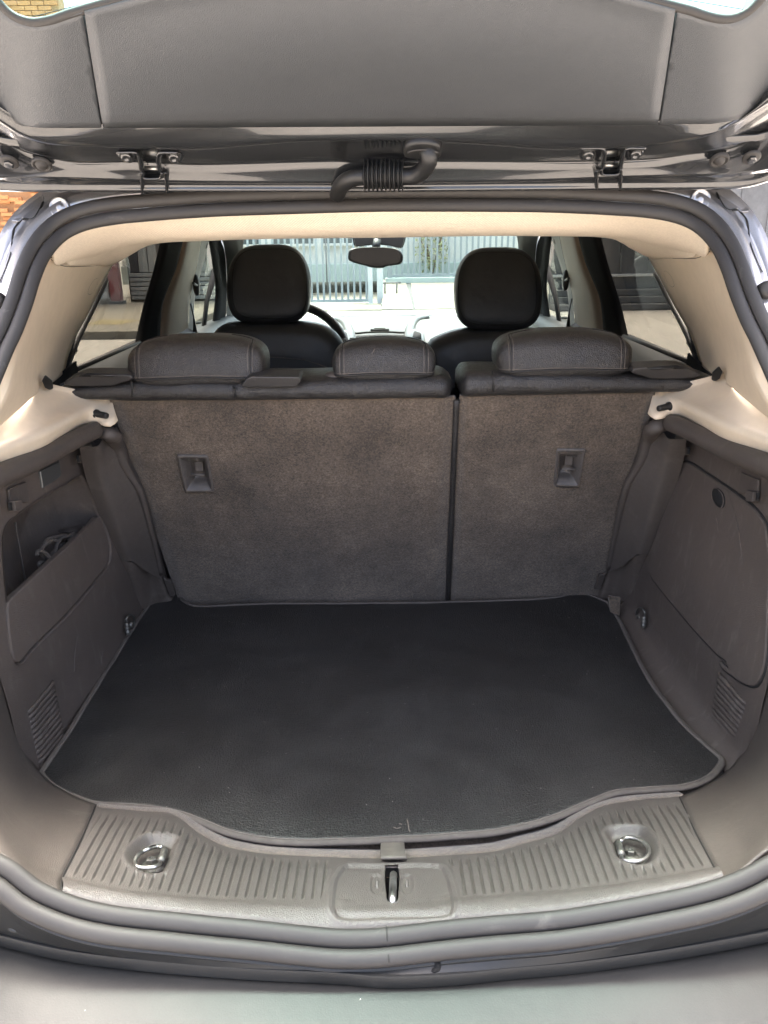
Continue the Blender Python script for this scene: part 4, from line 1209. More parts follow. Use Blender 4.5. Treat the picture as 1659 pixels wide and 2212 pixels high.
    MB().grid([[p + Vector((-.01,.03,0)) for p in L1], L1, [p.lerp(q,.2) + Vector((.012,-.006,0)) for p, q in zip(L1, L2)], [p.lerp(q,.45) + Vector((.002,.01,0)) for p, q in zip(L1, L2)], [p.lerp(q,.75) + Vector((.010,-.004,0)) for p, q in zip(L1, L2)], [p + Vector((.002,.004,0)) for p in L2]]).build('door_frame_seal', M['frame_black'], pil, flip=fl)
    MB().grid([[p + Vector((0,.004,0)) for p in L4], [p.lerp(q,.5) + Vector((.003,0,0)) for p, q in zip(L4, L5)], L5, [p + Vector((-.02,.02,0)) for p in L5]]).build('pillar_edge', M['pillar_grey'], pil, flip=fl)
    c = at(*z7(405,290), X=-.585)
    MB().pillow(c, (.007,.008,.018), .9, .8).build('airbag_badge', M['trim_pale'], pil, flip=fl)
    c = at(*z7(235,1090), X=-.612)
    MB().pillow(c, (.011,.014,.034), .8, .8).build('belt_anchor', M['leather_smooth'], pil, flip=fl)
    q1 = [at(*z7(x, y), X=-.608) for x, y in ((180,1050),(240,1090),(290,1060))]
    MB().tube(q1, .0042, 8, n=12).build('anchor_loop', M['satin'], pil, flip=fl)
    q = [at(*z7(*p), X=-.62) for p in ((120,1440),(150,1440),(262,2020),(275,2100),(175,2100),(182,1700))]
    MB().prism(q, (-.002,.002,0)).build('belt_webbing', M['black'], pil, flip=fl)
    # front door frame, mirror division and windscreen pillar
    fl_px = [(453,505),(454,518),(460,556),(463,581),(467,606),(468,640),(460,711),(456,740)]
    fr_px = [(474,505),(475,516),(484,538),(488,567),(490,617),(489,660),(487,696),(486,740)]
    xs = [-.575,-.58,-.60,-.615,-.63,-.645,-.66,-.665]
    a = crv([at(px, py, X=x) for (px, py), x in zip(fl_px, xs)], 26); b = crv([at(px, py, X=x) for (px, py), x in zip(fr_px, xs)], 26)
    MB().grid([[p + Vector((-.01,.02,0)) for p in a], a, [p.lerp(q,.3) + Vector((.01,0,0)) for p, q in zip(a, b)], [p.lerp(q,.5) for p, q in zip(a, b)], [p.lerp(q,.8) + Vector((.008,0,0)) for p, q in zip(a, b)], b]).build('front_door_frame', M['frame_black'], car, flip=fl)
    q = [at(*p, X=-.66) for p in ((462,575),(444.5,651),(436.6,721),(434,745),(441,745),(443.4,721),(452,651),(465,611))]
    MB().prism(q, (-.006,.004,0)).build('quarter_glass_bar', M['frame_black'], car, flip=fl)
    ap = [at(px, py, X=x) for (px, py), x in (((475,505),-.57),((485,540),-.60),((490,600),-.625),((489,700),-.655),((489,760),-.66))]
    aq = [at(px, py, Y=y) for (px, py), y in (((530,505),2.92),((526,525),2.96),((519,600),3.2),((512,690),3.5),((508,760),3.55))]
    a, b = crv(ap, 20), crv(aq, 20)
    MB().grid([a, [p.lerp(q,.5) + Vector((.02,-.02,0)) for p, q in zip(a, b)], b, [p + Vector((-.01,.05,0)) for p in b]]).build('windscreen_pillar', M['pillar_grey'], car, flip=fl)

# ---------------- windscreen, dashboard, wheel, mirror
ws = [V(-.56,2.95,.03), V(.56,2.95,.03), V(.70,3.72,-.37), V(-.70,3.72,-.37)]
MB().prism(ws, (0,.006,.006)).build('windscreen', M['screen'], car, smooth=False)
dz0 = -.352
def dpt(px, py, o=0.0): return at(px, py, Z=dz0 + o)
rows = [[V(x, 3.63 - .16*abs(x/.68)**2, -.362) for x in [-.68 + .085*k for k in range(17)]],
        [V(x, 3.45 - .14*abs(x/.68)**2, -.352) for x in [-.68 + .085*k for k in range(17)]],
        [V(x, 3.1, -.352) for x in [-.68 + .085*k for k in range(17)]],
        [V(x, 2.80, -.352 - .01) for x in [-.68 + .085*k for k in range(17)]],
        [V(x, 2.70, -.39) for x in [-.68 + .085*k for k in range(17)]],
        [V(x, 2.66, -.52) for x in [-.68 + .085*k for k in range(17)]], [V(x, 2.7, -.75) for x in [-.68 + .085*k for k in range(17)]]]
dash = MB().loft(rows, nu=40, nv=40).build('dashboard', M['dash'], car)
lidp = crv([dpt(*zd(*p), .003) for p in ((402,1592),(640,1548),(890,1530),(1140,1545),(1378,1587),(1358,1660),(1335,1723),(1100,1716),(890,1714),(660,1722),(452,1735),(425,1660))], 60, closed=True)
MB().prism(lidp, (0,0,-.008)).build('storage_lid', M['dash'], dash, bevel=.003, recalc=True)
MB().tube([p + Vector((0,0,-.002)) for p in lidp], .0028, 6, closed=True).build('lid_gap', M['seam'], dash)
MB().box(dpt(*zd(895,1690), .006), (.07,.03,.010)).build('lid_catch', M['dash'], dash, bevel=.003)
MB().box(dpt(*zd(895,1665), .0115), (.042,.016,.004)).build('catch_slot', M['seam'], dash, bevel=.001)
for pts in (((-60,1500),(60,1508),(180,1515),(260,1545),(320,1600),(360,1690),(395,1790),(415,1900)), ((1720,1480),(1620,1488),(1540,1505),(1480,1545),(1440,1610),(1415,1700),(1405,1800),(1400,1900))):
    MB().tube([dpt(*zd(*p), .004) for p in pts], .018, 10, ry=.014, up=(0,0,1), n=50).build('console_ridge', M['satin'], dash)
for pts in (((180,1705),(320,1685),(345,1700),(392,1860),(380,1900),(250,1900)), ((1445,1690),(1480,1665),(1640,1695),(1665,1720),(1665,1900),(1420,1900),(1418,1820))):
    MB().prism([dpt(*zd(*p), .016) for p in pts], (0,0,-.02)).build('air_vent', M['satin'], dash, bevel=.004, recalc=True)
for pts in (((208,1765),(305,1728),(322,1740),(350,1862),(345,1890),(265,1890)), ((1482,1722),(1505,1710),(1590,1738),(1608,1760),(1620,1890),(1450,1860))):
    MB().prism([dpt(*zd(*p), .0185) for p in pts], (0,0,-.003)).build('vent_opening', M['void'], dash)
MB().prism([dpt(*zd(*p), .010) for p in ((460,1790),(900,1768),(1328,1775),(1328,1830),(900,1820),(465,1845))], (0,0,-.01)).build('display_slot', M['void'], dash)
# steering wheel
wc = V(-.31, 2.62, -.40); wn = Vector((0, -.88, .48)).normalized(); wx = Vector((1,0,0)); wy = wn.cross(wx)
if wy.z < 0: wy = -wy
whl = empty('steering_wheel', (0,0,0), parent=car)
MB().tube([wc + wx*(.192*math.cos(2*math.pi*k/60)) + wy*(.192*math.sin(2*math.pi*k/60)) for k in range(60)], .0155, 12, closed=True).build('wheel_rim', M['leather_smooth'], whl)
MB().pillow(wc - wn*.02, (.085,.04,.07), .7, .7).build('wheel_hub', M['leather_smooth'], whl)
for a in (0, 180, 270):
    d = wx*math.cos(R(a)) + wy*math.sin(R(a)); MB().tube([wc + d*.06, wc + d*.19], .014, 8).build('wheel_spoke', M['satin'], whl)
MB().tube([wc, wc - wn*.3], .04, 12).build('steering_column', M['black'], whl)
# mirror
mr = empty('rear_view_mirror', (0,0,0), parent=car)
hs = crv([at(*zd(*p), Y=2.98) for p in ((345,430),(352,350),(380,305),(450,282),(600,268),(760,262),(900,262),(1080,275),(1200,295),(1270,350),(1300,430),(1290,510),(1255,555),(1130,580),(1000,600),(960,622),(850,628),(720,610),(640,585),(480,545),(380,505),(350,475))], 80, closed=True)
MB().prism(hs, (0,.035,0)).build('mirror_housing', M['black'], mr, bevel=.007, seg=3, recalc=True)
cm = sum(hs, Vector()) / len(hs)
gl = [cm + (p - cm) * .90 + Vector((0,-.0005,.004)) for p in hs]
tl_ = Matrix.Rotation(R(-8), 3, 'Z') @ Matrix.Rotation(R(6), 3, 'X')
MB().prism([cm + Vector((0,-.008,.003)) + (p - cm - Vector((0,0,.004))) * 1.0 for p in gl], (0,.006,0)).build('mirror_glass', M['mirror'], mr, smooth=False, recalc=True)
sh = crv([at(*zd(*p), Y=3.03) for p in ((445,40),(455,150),(480,240),(640,235),(850,220),(1050,235),(1250,275),(1290,220),(1320,100),(1325,40),(1000,20),(700,20))], 50, closed=True)
MB().prism(sh, (0,.06,0)).build('sensor_housing', M['leather_smooth'], mr, bevel=.008, recalc=True)
sh2 = [sum(sh, Vector())/len(sh) + (p - sum(sh, Vector())/len(sh))*1.06 + Vector((0,.01,0)) for p in sh]
MB().prism(sh2, (0,.03,0)).build('sensor_trim', M['dash'], mr, bevel=.006, recalc=True)
MB().tube([cm + Vector((0,.03,.02)), at(*zd(850,130), Y=3.02)], .016, 10).build('mirror_stem', M['black'], mr)
# header above the windscreen
MB().tube([V(x, 2.9 - .05*(x/.55)**2, .028 - .02*(x/.55)**2) for x in (-.58,-.3,0,.3,.58)], .02, 10, n=24).build('windscreen_header', M['pillar_grey'], car)

# ---------------- front seats
def front_seat(out_px, head, posts, Y=2.34, HY=2.42):
    t = empty('front_seat', (0,0,0), parent=car)
    P = [at(x, y, Y=Y) for x, y in out_px]
    n = 60
    o = crv(P, n)
    c = sum(o, Vector()) / n; c.z -= .1
    rings = []
    for k, dy, z_ in ((0.0,-.012,0),(.5,-.012,0),(.8,-.006,0),(.93,.004,0),(1,.03,0),(1.0,.07,0),(.93,.11,0),(.7,.13,0)):
        rings.append([c + (p - c)*max(k, .02) + Vector((0, dy, 0)) for p in o])
    MB().grid(rings, closed_u=True).build('seat_back', M['leather_smooth'], t)
    arc = [c + (p - c)*.82 + Vector((0,-.009,-.03)) for p in o[6:-6]]
    (x0, x1, y0, y1) = head
    a = at((x0+x1)/2, (y0+y1)/2, Y=HY)
    hw = (at(x1, (y0+y1)/2, Y=HY).x - at(x0, (y0+y1)/2, Y=HY).x) / 2; hh = (at(x0, y0, Y=HY).z - at(x0, y1, Y=HY).z) / 2
    def shape(q):
        q = q.copy(); v = q.z / hh
        q.x *= 1 - .16*max(v, 0)**2 - .05*max(-v, 0)**2
        if v > 0: q.z -= hh*.16*(abs(q.x)/hw)**3
        q.y += .03*v
        return q
    h = MB().pillow(a, (hw, .06, hh), .5, .42, nu=72, nv=40, shape=shape).build('headrest', M['leather_smooth'], t)
    hp = MB().pillow(a, (hw, .06, hh), .5, .42, nu=72, nv=40, shape=shape); PH = Proj(hp)
    mxp, myp = (x0+x1)/2, (y0+y1)/2
    ol = [(mxp + .90*(x1-x0)/2*math.copysign(abs(math.cos(2*math.pi*k/64))**.5, math.cos(2*math.pi*k/64)) * (1 - .10*max(0, math.sin(2*math.pi*k/64))), myp - .90*(y1-y0)/2*math.copysign(abs(math.sin(2*math.pi*k/64))**.55, math.sin(2*math.pi*k/64))) for k in range(64)]
    MB().tube([PH(x, y, .0004) for x, y in ol], .0012, 5, closed=True).build('headrest_seam', M['seam'], h)
    for (x, y) in posts:
        p = at(x, y, Y=HY)
        MB().tube([p + Vector((0,0,.03)), p + Vector((0,-.01,-.05))], .0058, 10).build('headrest_post', M['chrome'], t)
    return t
front_seat([(440,900),(446,770),(458,722),(478,704),(510,699),(560,697),(610,697),(660,699),(695,706),(722,722),(738,745),(748,790),(756,900)], (492.5,671.5,529.5,697), ((530,699),(637,699)))
front_seat([(912,900),(918,800),(928,745),(950,730),(982,718),(1020,712),(1070,710),(1120,711),(1165,714),(1190,722),(1206,745),(1212,800),(1216,900)], (981,1168,536,711), ((1020,713),(1131.5,712)))
zft = zz(540, 500, 1.975)
MB().tube([at(*zft(*p), Y=2.325) for p in ((250,775),(340,780),(440,792),(530,820),(590,850))], .0016, 6, n=30).build('seat_cover_seam', M['stitch'], car)
MB().tube([at(*z7(*p), Y=2.36) for p in ((870,1830),(880,1880),(920,1850),(1010,1890))], .006, 8, n=20).build('seat_belt_buckle', M['satin'], car)

# ---------------- raised tailgate
tg = empty('tailgate', (0,0,0), parent=car)
rA = [(-90,180),(-40,215),(0,243),(48,271),(83,276),(221,276),(525,275),(829,272),(1130,271),(1425,269),(1537,268),(1591,260),(1624,245),(1659,208),(1700,165),(1740,120)]
rB = [(-90,215),(-40,242),(0,263),(44,291),(98,308),(219,315),(430,320),(525,313),(660,303),(829,303),(1010,307),(1205,320),(1405,313),(1530,291),(1630,241),(1720,180)]
rC = [(-90,265),(-40,285),(0,300),(55,328),(105,341),(164,352),(295,351),(410,357),(500,356),(700,350),(829,350),(1000,350),(1180,351),(1405,345),(1480,335),(1580,320),(1659,283),(1720,245)]
rD = [(-90,375),(0,383),(131,384),(219,387),(302,390),(500,393),(829,393),(1150,389),(1344,382),(1450,379),(1568,376),(1659,365),(1720,350)]
rE = [(-90,404),(0,411),(109,413),(260,413),(440,413),(650,413),(829,413),(1050,411),(1300,409),(1559,407),(1624,402),(1659,391),(1710,372)]
nT = 120
def trow(px, off, dx=0): return crv([onT(x, y, off) for x, y in px], nT)
A0, A1 = trow([(x, y-14) for x, y in rA], -.006), trow(rA, -.003)
Bm = [p.lerp(q, .8) for p, q in zip(trow(rA, .002), trow(rB, .005))]
B0, B1 = trow(rB, .004), trow([(x, y+5) for x, y in rB], -.004)
C0 = trow(rC, -.022); Cm = [p.lerp(q, .55) + TN*.002 for p, q in zip(trow([(x, y+6) for x, y in rB], -.012), trow(rC, -.026))]
C1 = trow([(x, y+4) for x, y in rC], -.016)
D0 = trow([(x, y-5) for x, y in rD], -.010); D1 = trow(rD, -.006); D2 = trow([(x, y+4) for x, y in rD], -.011)
E0 = trow([(x, y-4) for x, y in rE], -.004); E1 = trow(rE, .0); E2 = trow([(x, y+4) for x, y in rE], -.012)
F0 = [p + Vector((0, .02, .02)) for p in E2]
fr_ = MB().grid([A0, A1, Bm, B0, B1, Cm, C0, C1, D0, D1, D2, E0, E1, E2, F0]).build('inner_frame', M['paint_shaded'], tg, solid=.002, subs=1)
# trim panels
seamL0, seamL1 = (221,274), (180,14); seamR0, seamR1 = (1423,267), (1461,16)
arch = [(180,24),(219,14),(280,-2),(420,-40),(600,-75),(829,-90),(1060,-78),(1240,-42),(1379,-2),(1420,9),(1461,20)]
rows = []
for j in range(18):
    v = j / 17
    row = []
    for i in range(50):
        u = i / 49
        xb = lerp(223, 1421, u); yb = lerp(273.5, 266.5, u)
        ar = None
        xa = lerp(182.5, 1458.5, u)
        for (x0, y0), (x1, y1) in zip(arch, arch[1:]):
            if x0 <= xa <= x1: ar = lerp(y0, y1, (xa-x0)/(x1-x0))
        if ar is None: ar = 20
        x = lerp(xb, xa, v); y = lerp(yb, ar, v)
        o = .010 + .012*math.sin(math.pi*min(v*1.15,1)) * math.sin(math.pi*u)**.5 - .008*(1 - ss(0, .06, v))
        row.append(onT(x, y, o))
    rows.append(row)
MB().grid(rows).build('centre_panel', M['panel'], tg, solid=.004, off=0)
glb = [(142,37),(124,44),(105,49),(88,52),(72,53),(57,50),(44,46),(30,39),(17,30),(0,13),(-18,-12),(-40,-50),(-60,-90)]
cornL = [(219,273.5),(178.5,23)] + glb + [(-300,-90),(-260,60),(-150,170),(-60,214),(-20,232),(0,241),(22,257),(48,269),(83,273.5),(150,274)]
glr = [(1493,28),(1512,35),(1532,41),(1551,45),(1569,46),(1584,44),(1598,39),(1612,32),(1624,23),(1646,0),(1664,-26),(1690,-70),(1705,-100)]
cornR = [(1425,266.5),(1462.5,20)] + glr + [(1960,-100),(1920,0),(1800,90),(1720,140),(1690,170),(1659,205),(1624,242),(1591,257),(1537,265),(1480,265.5)]
def bend(px, py):                                       # the corners curl away at the sides
    return .008 - .05*ss(1500, 1800, px)**1.5 - .05*ss(160, -140, px)**1.5
for poly in (cornL, cornR):
    bm = bmesh.new()
    P2 = poly
    vs = [bm.verts.new((x, y, 0)) for x, y in P2]
    es = [bm.edges.new((vs[i], vs[(i+1) % len(vs)])) for i in range(len(vs))]
    bmesh.ops.triangle_fill(bm, use_beauty=True, use_dissolve=False, edges=es)
    for _ in range(5):
        le = [e for e in bm.edges if e.calc_length() > 24]
        if not le: break
        bmesh.ops.subdivide_edges(bm, edges=le, cuts=1); bmesh.ops.triangulate(bm, faces=bm.faces)
    bm.verts.index_update()
    t = MB(); t.v = [onT(v.co.x, v.co.y, bend(v.co.x, v.co.y)) for v in bm.verts]; t.f = [tuple(v.index for v in f.verts) for f in bm.faces]
    bm.free()
    t.build('corner_panel', M['panel'], tg, solid=.004, off=0)
for q in ([(150,40),(182,19),(245,12),(260,285),(190,285)], [(1395,10),(1462,21),(1492,36),(1460,280),(1385,280)]):
    MB().prism([onT(x, y, -.004) for x, y in q], TN * -.003).build('panel_backing', M['black'], tg)  # added plate that stops sky showing through the panel seams
rub = [(-60,-90)] + glb[::-1][1:] + arch[1:-1] + glr
MB().tube([onT(x, y - 4, .006 + bend(x, y) - .008) for x, y in rub], .0052, 8, n=140, ry=.004).build('glass_seal', M['rubber'], tg)
gp = [onT(x, y, -.012) for x, y in ((-120,62),(1780,60),(1850,-420),(-200,-420))]
MB().prism(gp, TN * -.004).build('rear_glass', M['green'], tg, smooth=False)
for a, b in (((25,48),(300,-22)), ((1400,-14),(1640,26))):
    MB().tube([onT(*a, -.011), onT(*b, -.011)], .0005, 5).build('heater_wire', M['seam'], tg)
# outer skin of the tailgate with side edges, so it has thickness from any side
sk = [onT(x, y, -.07) for x, y in ((-330,-420),(-300,40),(-140,250),(-60,330),(0,395),(829,398),(1659,385),(1740,330),(1850,250),(2010,40),(2050,-420))]
dark = MB()
sk2 = [onT(x, y, -.012) for x, y in ((-330,-420),(-300,20),(-150,190),(-70,270),(0,300),(829,300),(1659,290),(1735,240),(1840,160),(2000,10),(2050,-420))]
dark.grid([crv(sk, 60), crv(sk2, 60)])
dark.build('side_edge', M['paint_shaded'], tg, solid=.003)
up_ = [onT(x, y, -.075) for x, y in ((-300,395),(1960,395),(1960,80),(-300,80))]
MB().prism([up_[0], up_[1], up_[2], up_[3]], TN * -.004).build('outer_skin', M['paint'], tg, smooth=False)
lowr = [onT(x, y, .03) + Vector((0,-.02,.0)) for x, y in ((-260,-420),(829,-430),(1920,-420))]
e0 = onT(829, -420, 0)
zed = [[Vector((x, e0.y + dy, e0.z + dz)) for x in (-.56,-.3,0,.3,.56)] for dy, dz in ((0,0),(-.02,.02),(-.16,.10),(-.22,.16),(-.20,.19),(0,.10))]
MB().loft(zed, nu=20, nv=14).build('lower_lip', M['panel'], tg, solid=.006)
# plugs and screws in the frame
def hexbolt(px, py, r, o=-.004, name='screw', mt='paint_shaded'):
    c = onT(px, py, o)
    b = MB().lathe(c, TN, [(r,0),(r,.003),(r*.8,.0042)], 22).build('grommet', M['rubber'], tg)
    MB().lathe(c + TN*.003, TN, [(r*.55,0),(r*.55,.004),(r*.4,.0055),(r*.15,.0056)], 6).build(name, M[mt], tg, smooth=False)
def plug(px, py, r, o=-.003):
    c = onT(px, py, o)
    MB().lathe(c, TN, [(r,-.002),(r,.0016),(r*.86,.003),(r*.74,.0024),(r*.66,.0008),(r*.55,.003),(r*.45,.0052),(r*.1,.0056)], 28).build('blanking_plug', M['rubber'], tg)
hexbolt(20,348,.0125); plug(90,355.5,.0135); plug(1554,345.6,.0130); hexbolt(1623,338,.0125)
# hinges
def strip(mb, pts, wdt, th, side):
    P = [Vector(p) for p in pts]
    mb.tube(P, wdt/2, 4, ry=th/2, up=side)
def hinge(f, foot_l, foot_r, arm_l, arm_r, ulip, bolts):
    h = MB()
    Yd = Vector((0, .045, -.004))
    def ribbon(pts, o=.004, dep=.034):
        P = crv([onT(*f(*p), o) for p in pts], 26)
        back = [p + Vector((0, dep, dep*.08)) for p in P]
        h2 = MB().grid([P, back])
        return h2
    ob = ribbon(foot_l).build('hinge_bracket', M['paint_shaded'], tg, solid=.0028)
    ribbon(foot_r).build('hinge_bracket', M['paint_shaded'], tg, solid=.0028)
    ribbon(arm_l, .0).build('hinge_arm', M['paint_shaded'], tg, solid=.0032)
    ribbon(arm_r, .0).build('hinge_arm', M['paint_shaded'], tg, solid=.0032)
    ribbon(ulip, .006, .022).build('hinge_bridge', M['paint_shaded'], tg, solid=.0026)
    c = [onT(*f(*p), -.002) for p in (ulip[0], ulip[-1])]
    MB().tube([c[0] + Vector((0,.01,.006)), c[1] + Vector((0,.01,.006))], .003, 10).build('hinge_pin', M['chrome'], tg)
    q = [onT(*f(*p), -.014) for p in (arm_l[0], arm_r[0], arm_r[-1], arm_l[-1])]
    MB().prism(q, TN * -.004).build('hinge_plate', M['paint_shaded'], tg)
    for b in bolts:
        p = onT(*f(*b), .0)
        ax = Vector((0, -.75, -.66))
        MB().lathe(p - ax*.012, ax, [(.0135,0),(.0135,.003),(.0118,.0034),(.0118,.006),(.0095,.0066)], 26).build('hinge_washer', M['paint_shaded'], tg)
        MB().lathe(p - ax*.006, ax, [(.0078,0),(.0078,.005),(.0062,.0068),(.003,.007),(.0026,.006)], 12).build('hinge_bolt', M['paint_shaded'], tg)
hinge(zh, ((40,206),(120,203),(215,203),(246,222),(258,262),(272,330),(280,400)), ((640,206),(560,204),(475,206),(450,222),(440,262),(452,330),(466,395)), ((284,405),(288,480),(292,560),(295,618)), ((520,400),(527,470),(534,540),(539,606)), ((290,402),(298,436),(318,460),(390,463),(455,460),(478,440),(486,404)), ((140,262),(610,268)))
hinge(zhr, ((170,133),(250,130),(330,132),(358,146),(366,190),(358,250),(348,300)), ((688,130),(620,130),(550,132),(522,148),(514,190),(500,250),(490,300)), ((300,312),(299,370),(298,420),(297,462)), ((492,310),(490,370),(487,420),(485,468)), ((336,298),(337,322),(352,341),(410,343),(462,340),(484,325),(490,298)), ((228,196),(602,190)))
# wiring sleeve
def vp(x, y, o): return onT(*zv(x, y), o)
MB().tube([vp(1050,170,.005), vp(1075,240,.014), vp(1065,310,.017), vp(1010,385,.017), vp(920,430,.016), vp(800,440,.015)], .0118, 16, n=40).build('wiring_elbow', M['black'], tg)
MB().tube([vp(450,440,.012), vp(370,445,.010), vp(280,475,.008), vp(210,530,.004), vp(170,620,-.004)], .0118, 16, n=30).build('wiring_elbow', M['black'], tg)
MB().tube([vp(440,425,.012), vp(820,425,.015)], lambda t: .0185 + .0028*math.cos(t*2*math.pi*9), 24, n=140).build('wiring_bellows', M['black'], tg)
capq = crv([vp(*p, .012) for p in ((835,262),(828,200),(845,150),(900,118),(1010,106),(1120,118),(1180,150),(1196,200),(1188,262),(1100,280),(1000,286),(900,278))], 50, closed=True)
MB().prism(capq, TN * -.03).build('wiring_cap', M['black'], tg, bevel=.005, seg=3, recalc=True)
MB().tube([vp(*p, .0135) for p in ((865,205),(920,184),(1010,176),(1100,182),(1172,208))], .0016, 6, n=20).build('cap_ridge', M['rubber'], tg)
for k in range(9):
    x = 462 + 43*k
    MB().box(vp(x, 160, -.012), (.0055,.004,.0035)).build('vent_tooth', M['satin'], tg, bevel=.0008)

# ---------------- tail of the body below the opening, and the bumper
s_out = [seal_off(i % NS, -.016, -.003) for i in range(iBL - 14, iBR + 15)]
lipL = [(-70,2002),(0,2021),(125,2050),(250,2068),(415,2084),(560,2094),(720,2101),(840,2110),(985,2104),(1100,2092),(1244,2079),(1444,2051),(1659,2012),(1730,1994)]
drkL = [(-70,2022),(0,2040),(125,2070),(250,2088),(415,2104),(560,2114),(720,2122),(845,2131),(985,2126),(1100,2114),(1244,2100),(1444,2073),(1659,2033),(1730,2016)]
nB = 100
lip = crv([at(x, y, Z=-.768) for x, y in lipL], nB); drk = crv([at(x, y, Z=-.786) for x, y in drkL], nB)
so_ = crv(s_out, nB)
# stretch the seal line to the same span
ends = [Vector((-.47, so_[0].y + .03, so_[0].z + .03))]
ch = MB().grid([so_, [p + Vector((0,-.003,-.006)) for p in so_], [p.lerp(q,.25) + Vector((0,0,-.0055)) for p, q in zip(so_, lip)], [p.lerp(q,.8) + Vector((0,0,-.003)) for p, q in zip(so_, lip)], [p + Vector((0,.0035,-.0022)) for p in lip], [p + Vector((0,.0015,.0)) for p in lip], lip, [p + Vector((0,-.0008,-.002)) for p in lip], [p + Vector((0,-.0012,-.014)) for p in lip], [Vector((p.x, p.y + .001, p.z - .006)) for p in drk]])
PC = Proj(ch); ch.build('tail_channel', M['bumper'], car, solid=.002, auto=28)
bump = [drk]
for dy, dz, k in ((-.004,.0015,1),(-.010,.001,1),(-.03,-.002,1.01),(-.06,-.008,1.02),(-.10,-.02,1.04),(-.14,-.045,1.06),(-.165,-.09,1.08),(-.17,-.16,1.08),(-.15,-.26,1.06),(-.10,-.40,1.0),(.02,-.5,.98)):
    bump.append([Vector((p.x*k, p.y + dy, p.z + dz)) for p in drk])
bum = MB().loft(bump, nu=nB, nv=70).build('rear_bumper', M['bumper'], car, solid=.003)
for sx in (0, 1):
    rows = []
    for dy, dz, k in ((0,0,1),(-.06,-.008,1.02),(-.14,-.045,1.06),(-.17,-.16,1.08),(-.10,-.40,1.0)):
        p = drk[0]; a = Vector((p.x*k, p.y + dy, p.z + dz))
        rows.append([a, a + Vector((-.12,.10,0)), a + Vector((-.22,.30,.01)), a + Vector((-.27,.6,.02))])
    MB().loft(rows, nu=16, nv=16).build('bumper_wing', M['bumper'], car, flip=bool(sx), solid=.003)
    c = at(*zz(0,2150,3.456)(165,490), Z=-.745)
    MB().lathe(c - Vector((0,0,.006)), (.1,-.45,.9), [(.0145,0),(.0145,.004),(.0115,.0075),(.0105,.0055),(.008,.007),(.002,.0075)], 24).build('bumper_clip', M['bumper'], bum, flip=bool(sx))
    q0 = [at(*zz(0,2150,3.456)(*p), Z=-.755) for p in ((65,385),(50,440),(25,520),(0,570),(-40,640))]
    MB().tube(q0, .0013, 6, n=20).build('panel_gap', M['seam'], bum, flip=bool(sx))
wh_ = [at(*zz(720,2200,3.318)(*p), Z=-.7655) for p in ((1232,655),(1258,668),(1270,710),(1258,745),(1215,762),(1190,752),(1195,735),(1215,715),(1217,675))]
mk = MB(); mk.prism(crv([PC(*zz(720,2200,3.318)(*p), .0022) for p in ((1232,655),(1258,668),(1270,710),(1258,745),(1215,762),(1190,752),(1195,735),(1215,715),(1217,675))], 24, closed=True), (0,0,-.002)); mk.build('water_drop', M['void'], bum)  # flat near-black shape standing for a water drop on the channel

# ================================================================== OUTSIDE
gr = MB()
for j in range(40):
    pass
gx = [-200,-60,-24,-12,-6,0,6,12,24,60,200]; gy = [-200,-40,-12,-4,0,3,6,10,12.5,15.1]
gnd = MB().grid([[Vector((x, y, 0)) for x in gx] for y in gy] ).build('road', M['asphalt'], None, smooth=False); gnd['kind'] = 'structure'
bk_ = MB().grid([[Vector((x, y, -.004)) for x in gx] for y in (15.1, 40, 200)]).build('ground', M['concrete'], None, smooth=False); bk_['kind'] = 'structure'
# pavement in front of the buildings, with kerb
pv = MB(); pv.prism([Vector((-30,11.4,.12)), Vector((-3.0,11.4,.12)), Vector((-3.0,16.6,.12)), Vector((-30,16.6,.12))], (0,0,-.14))
o = pv.build('pavement', M['concrete'], None, bevel=.02); o['kind'] = 'structure'
pv = MB(); pv.prism([Vector((-3.0,15.2,.03)), Vector((.02,15.2,.03)), Vector((.02,17.6,.05)), Vector((-3.0,17.6,.05))], (0,0,-.1))
o = pv.build('driveway', M['concrete'], None); o['kind'] = 'structure'
pv = MB(); pv.prism([Vector((8.5,11.4,.12)), Vector((30,11.4,.12)), Vector((30,16.6,.12)), Vector((8.5,16.6,.12))], (0,0,-.14))
o = pv.build('pavement', M['concrete'], None, bevel=.02); o['kind'] = 'structure'
# rising slabs on the right
def rz(y): return .03 + (y - 15.4) / 2.9 * .37
ramp = empty('ramp', (3, 15.4, .03)); ramp['kind'] = 'structure'
base = MB().prism([Vector((.0,15.3,-.05)), Vector((9,15.3,-.05)), Vector((9,18.4,rz(18.4)-.06)), Vector((.0,18.4,rz(18.4)-.06))], (0,0,.045)).build('ramp_base', M['darkwall'], ramp)
MB().prism([Vector((.02,15.35,rz(15.35))), Vector((.62,15.35,rz(15.35))), Vector((.55,18.3,rz(18.3))), Vector((.02,18.3,rz(18.3)))], (0,0,-.06)).build('kerb_strip', M['concrete'], ramp, bevel=.012)
xs = [.66 + 1.02*k for k in range(8)]
for a, b in zip(xs, xs[1:]):
    for y0, y1 in ((15.36,16.35),(16.38,18.3)):
        MB().prism([Vector((a,y0,rz(y0)-.004)), Vector((b-.03,y0,rz(y0)-.004)), Vector((b-.03,y1,rz(y1)-.004)), Vector((a,y1,rz(y1)-.004))], (0,0,-.06)).build('paving_slab', M['concrete'], ramp, bevel=.01)
yp = MB().prism([Vector((-3.9,12.9,.1245)), Vector((-4.6,13.0,.1245)), Vector((-4.65,12.3,.1245)), Vector((-4.05,12.25,.1245))], (0,0,-.002)).build('painted_mark', M['yellow'], None, smooth=False); yp['kind'] = 'structure'

def thing(name, label, cat, loc, group=None): return empty(name, loc, label, cat, None, group)
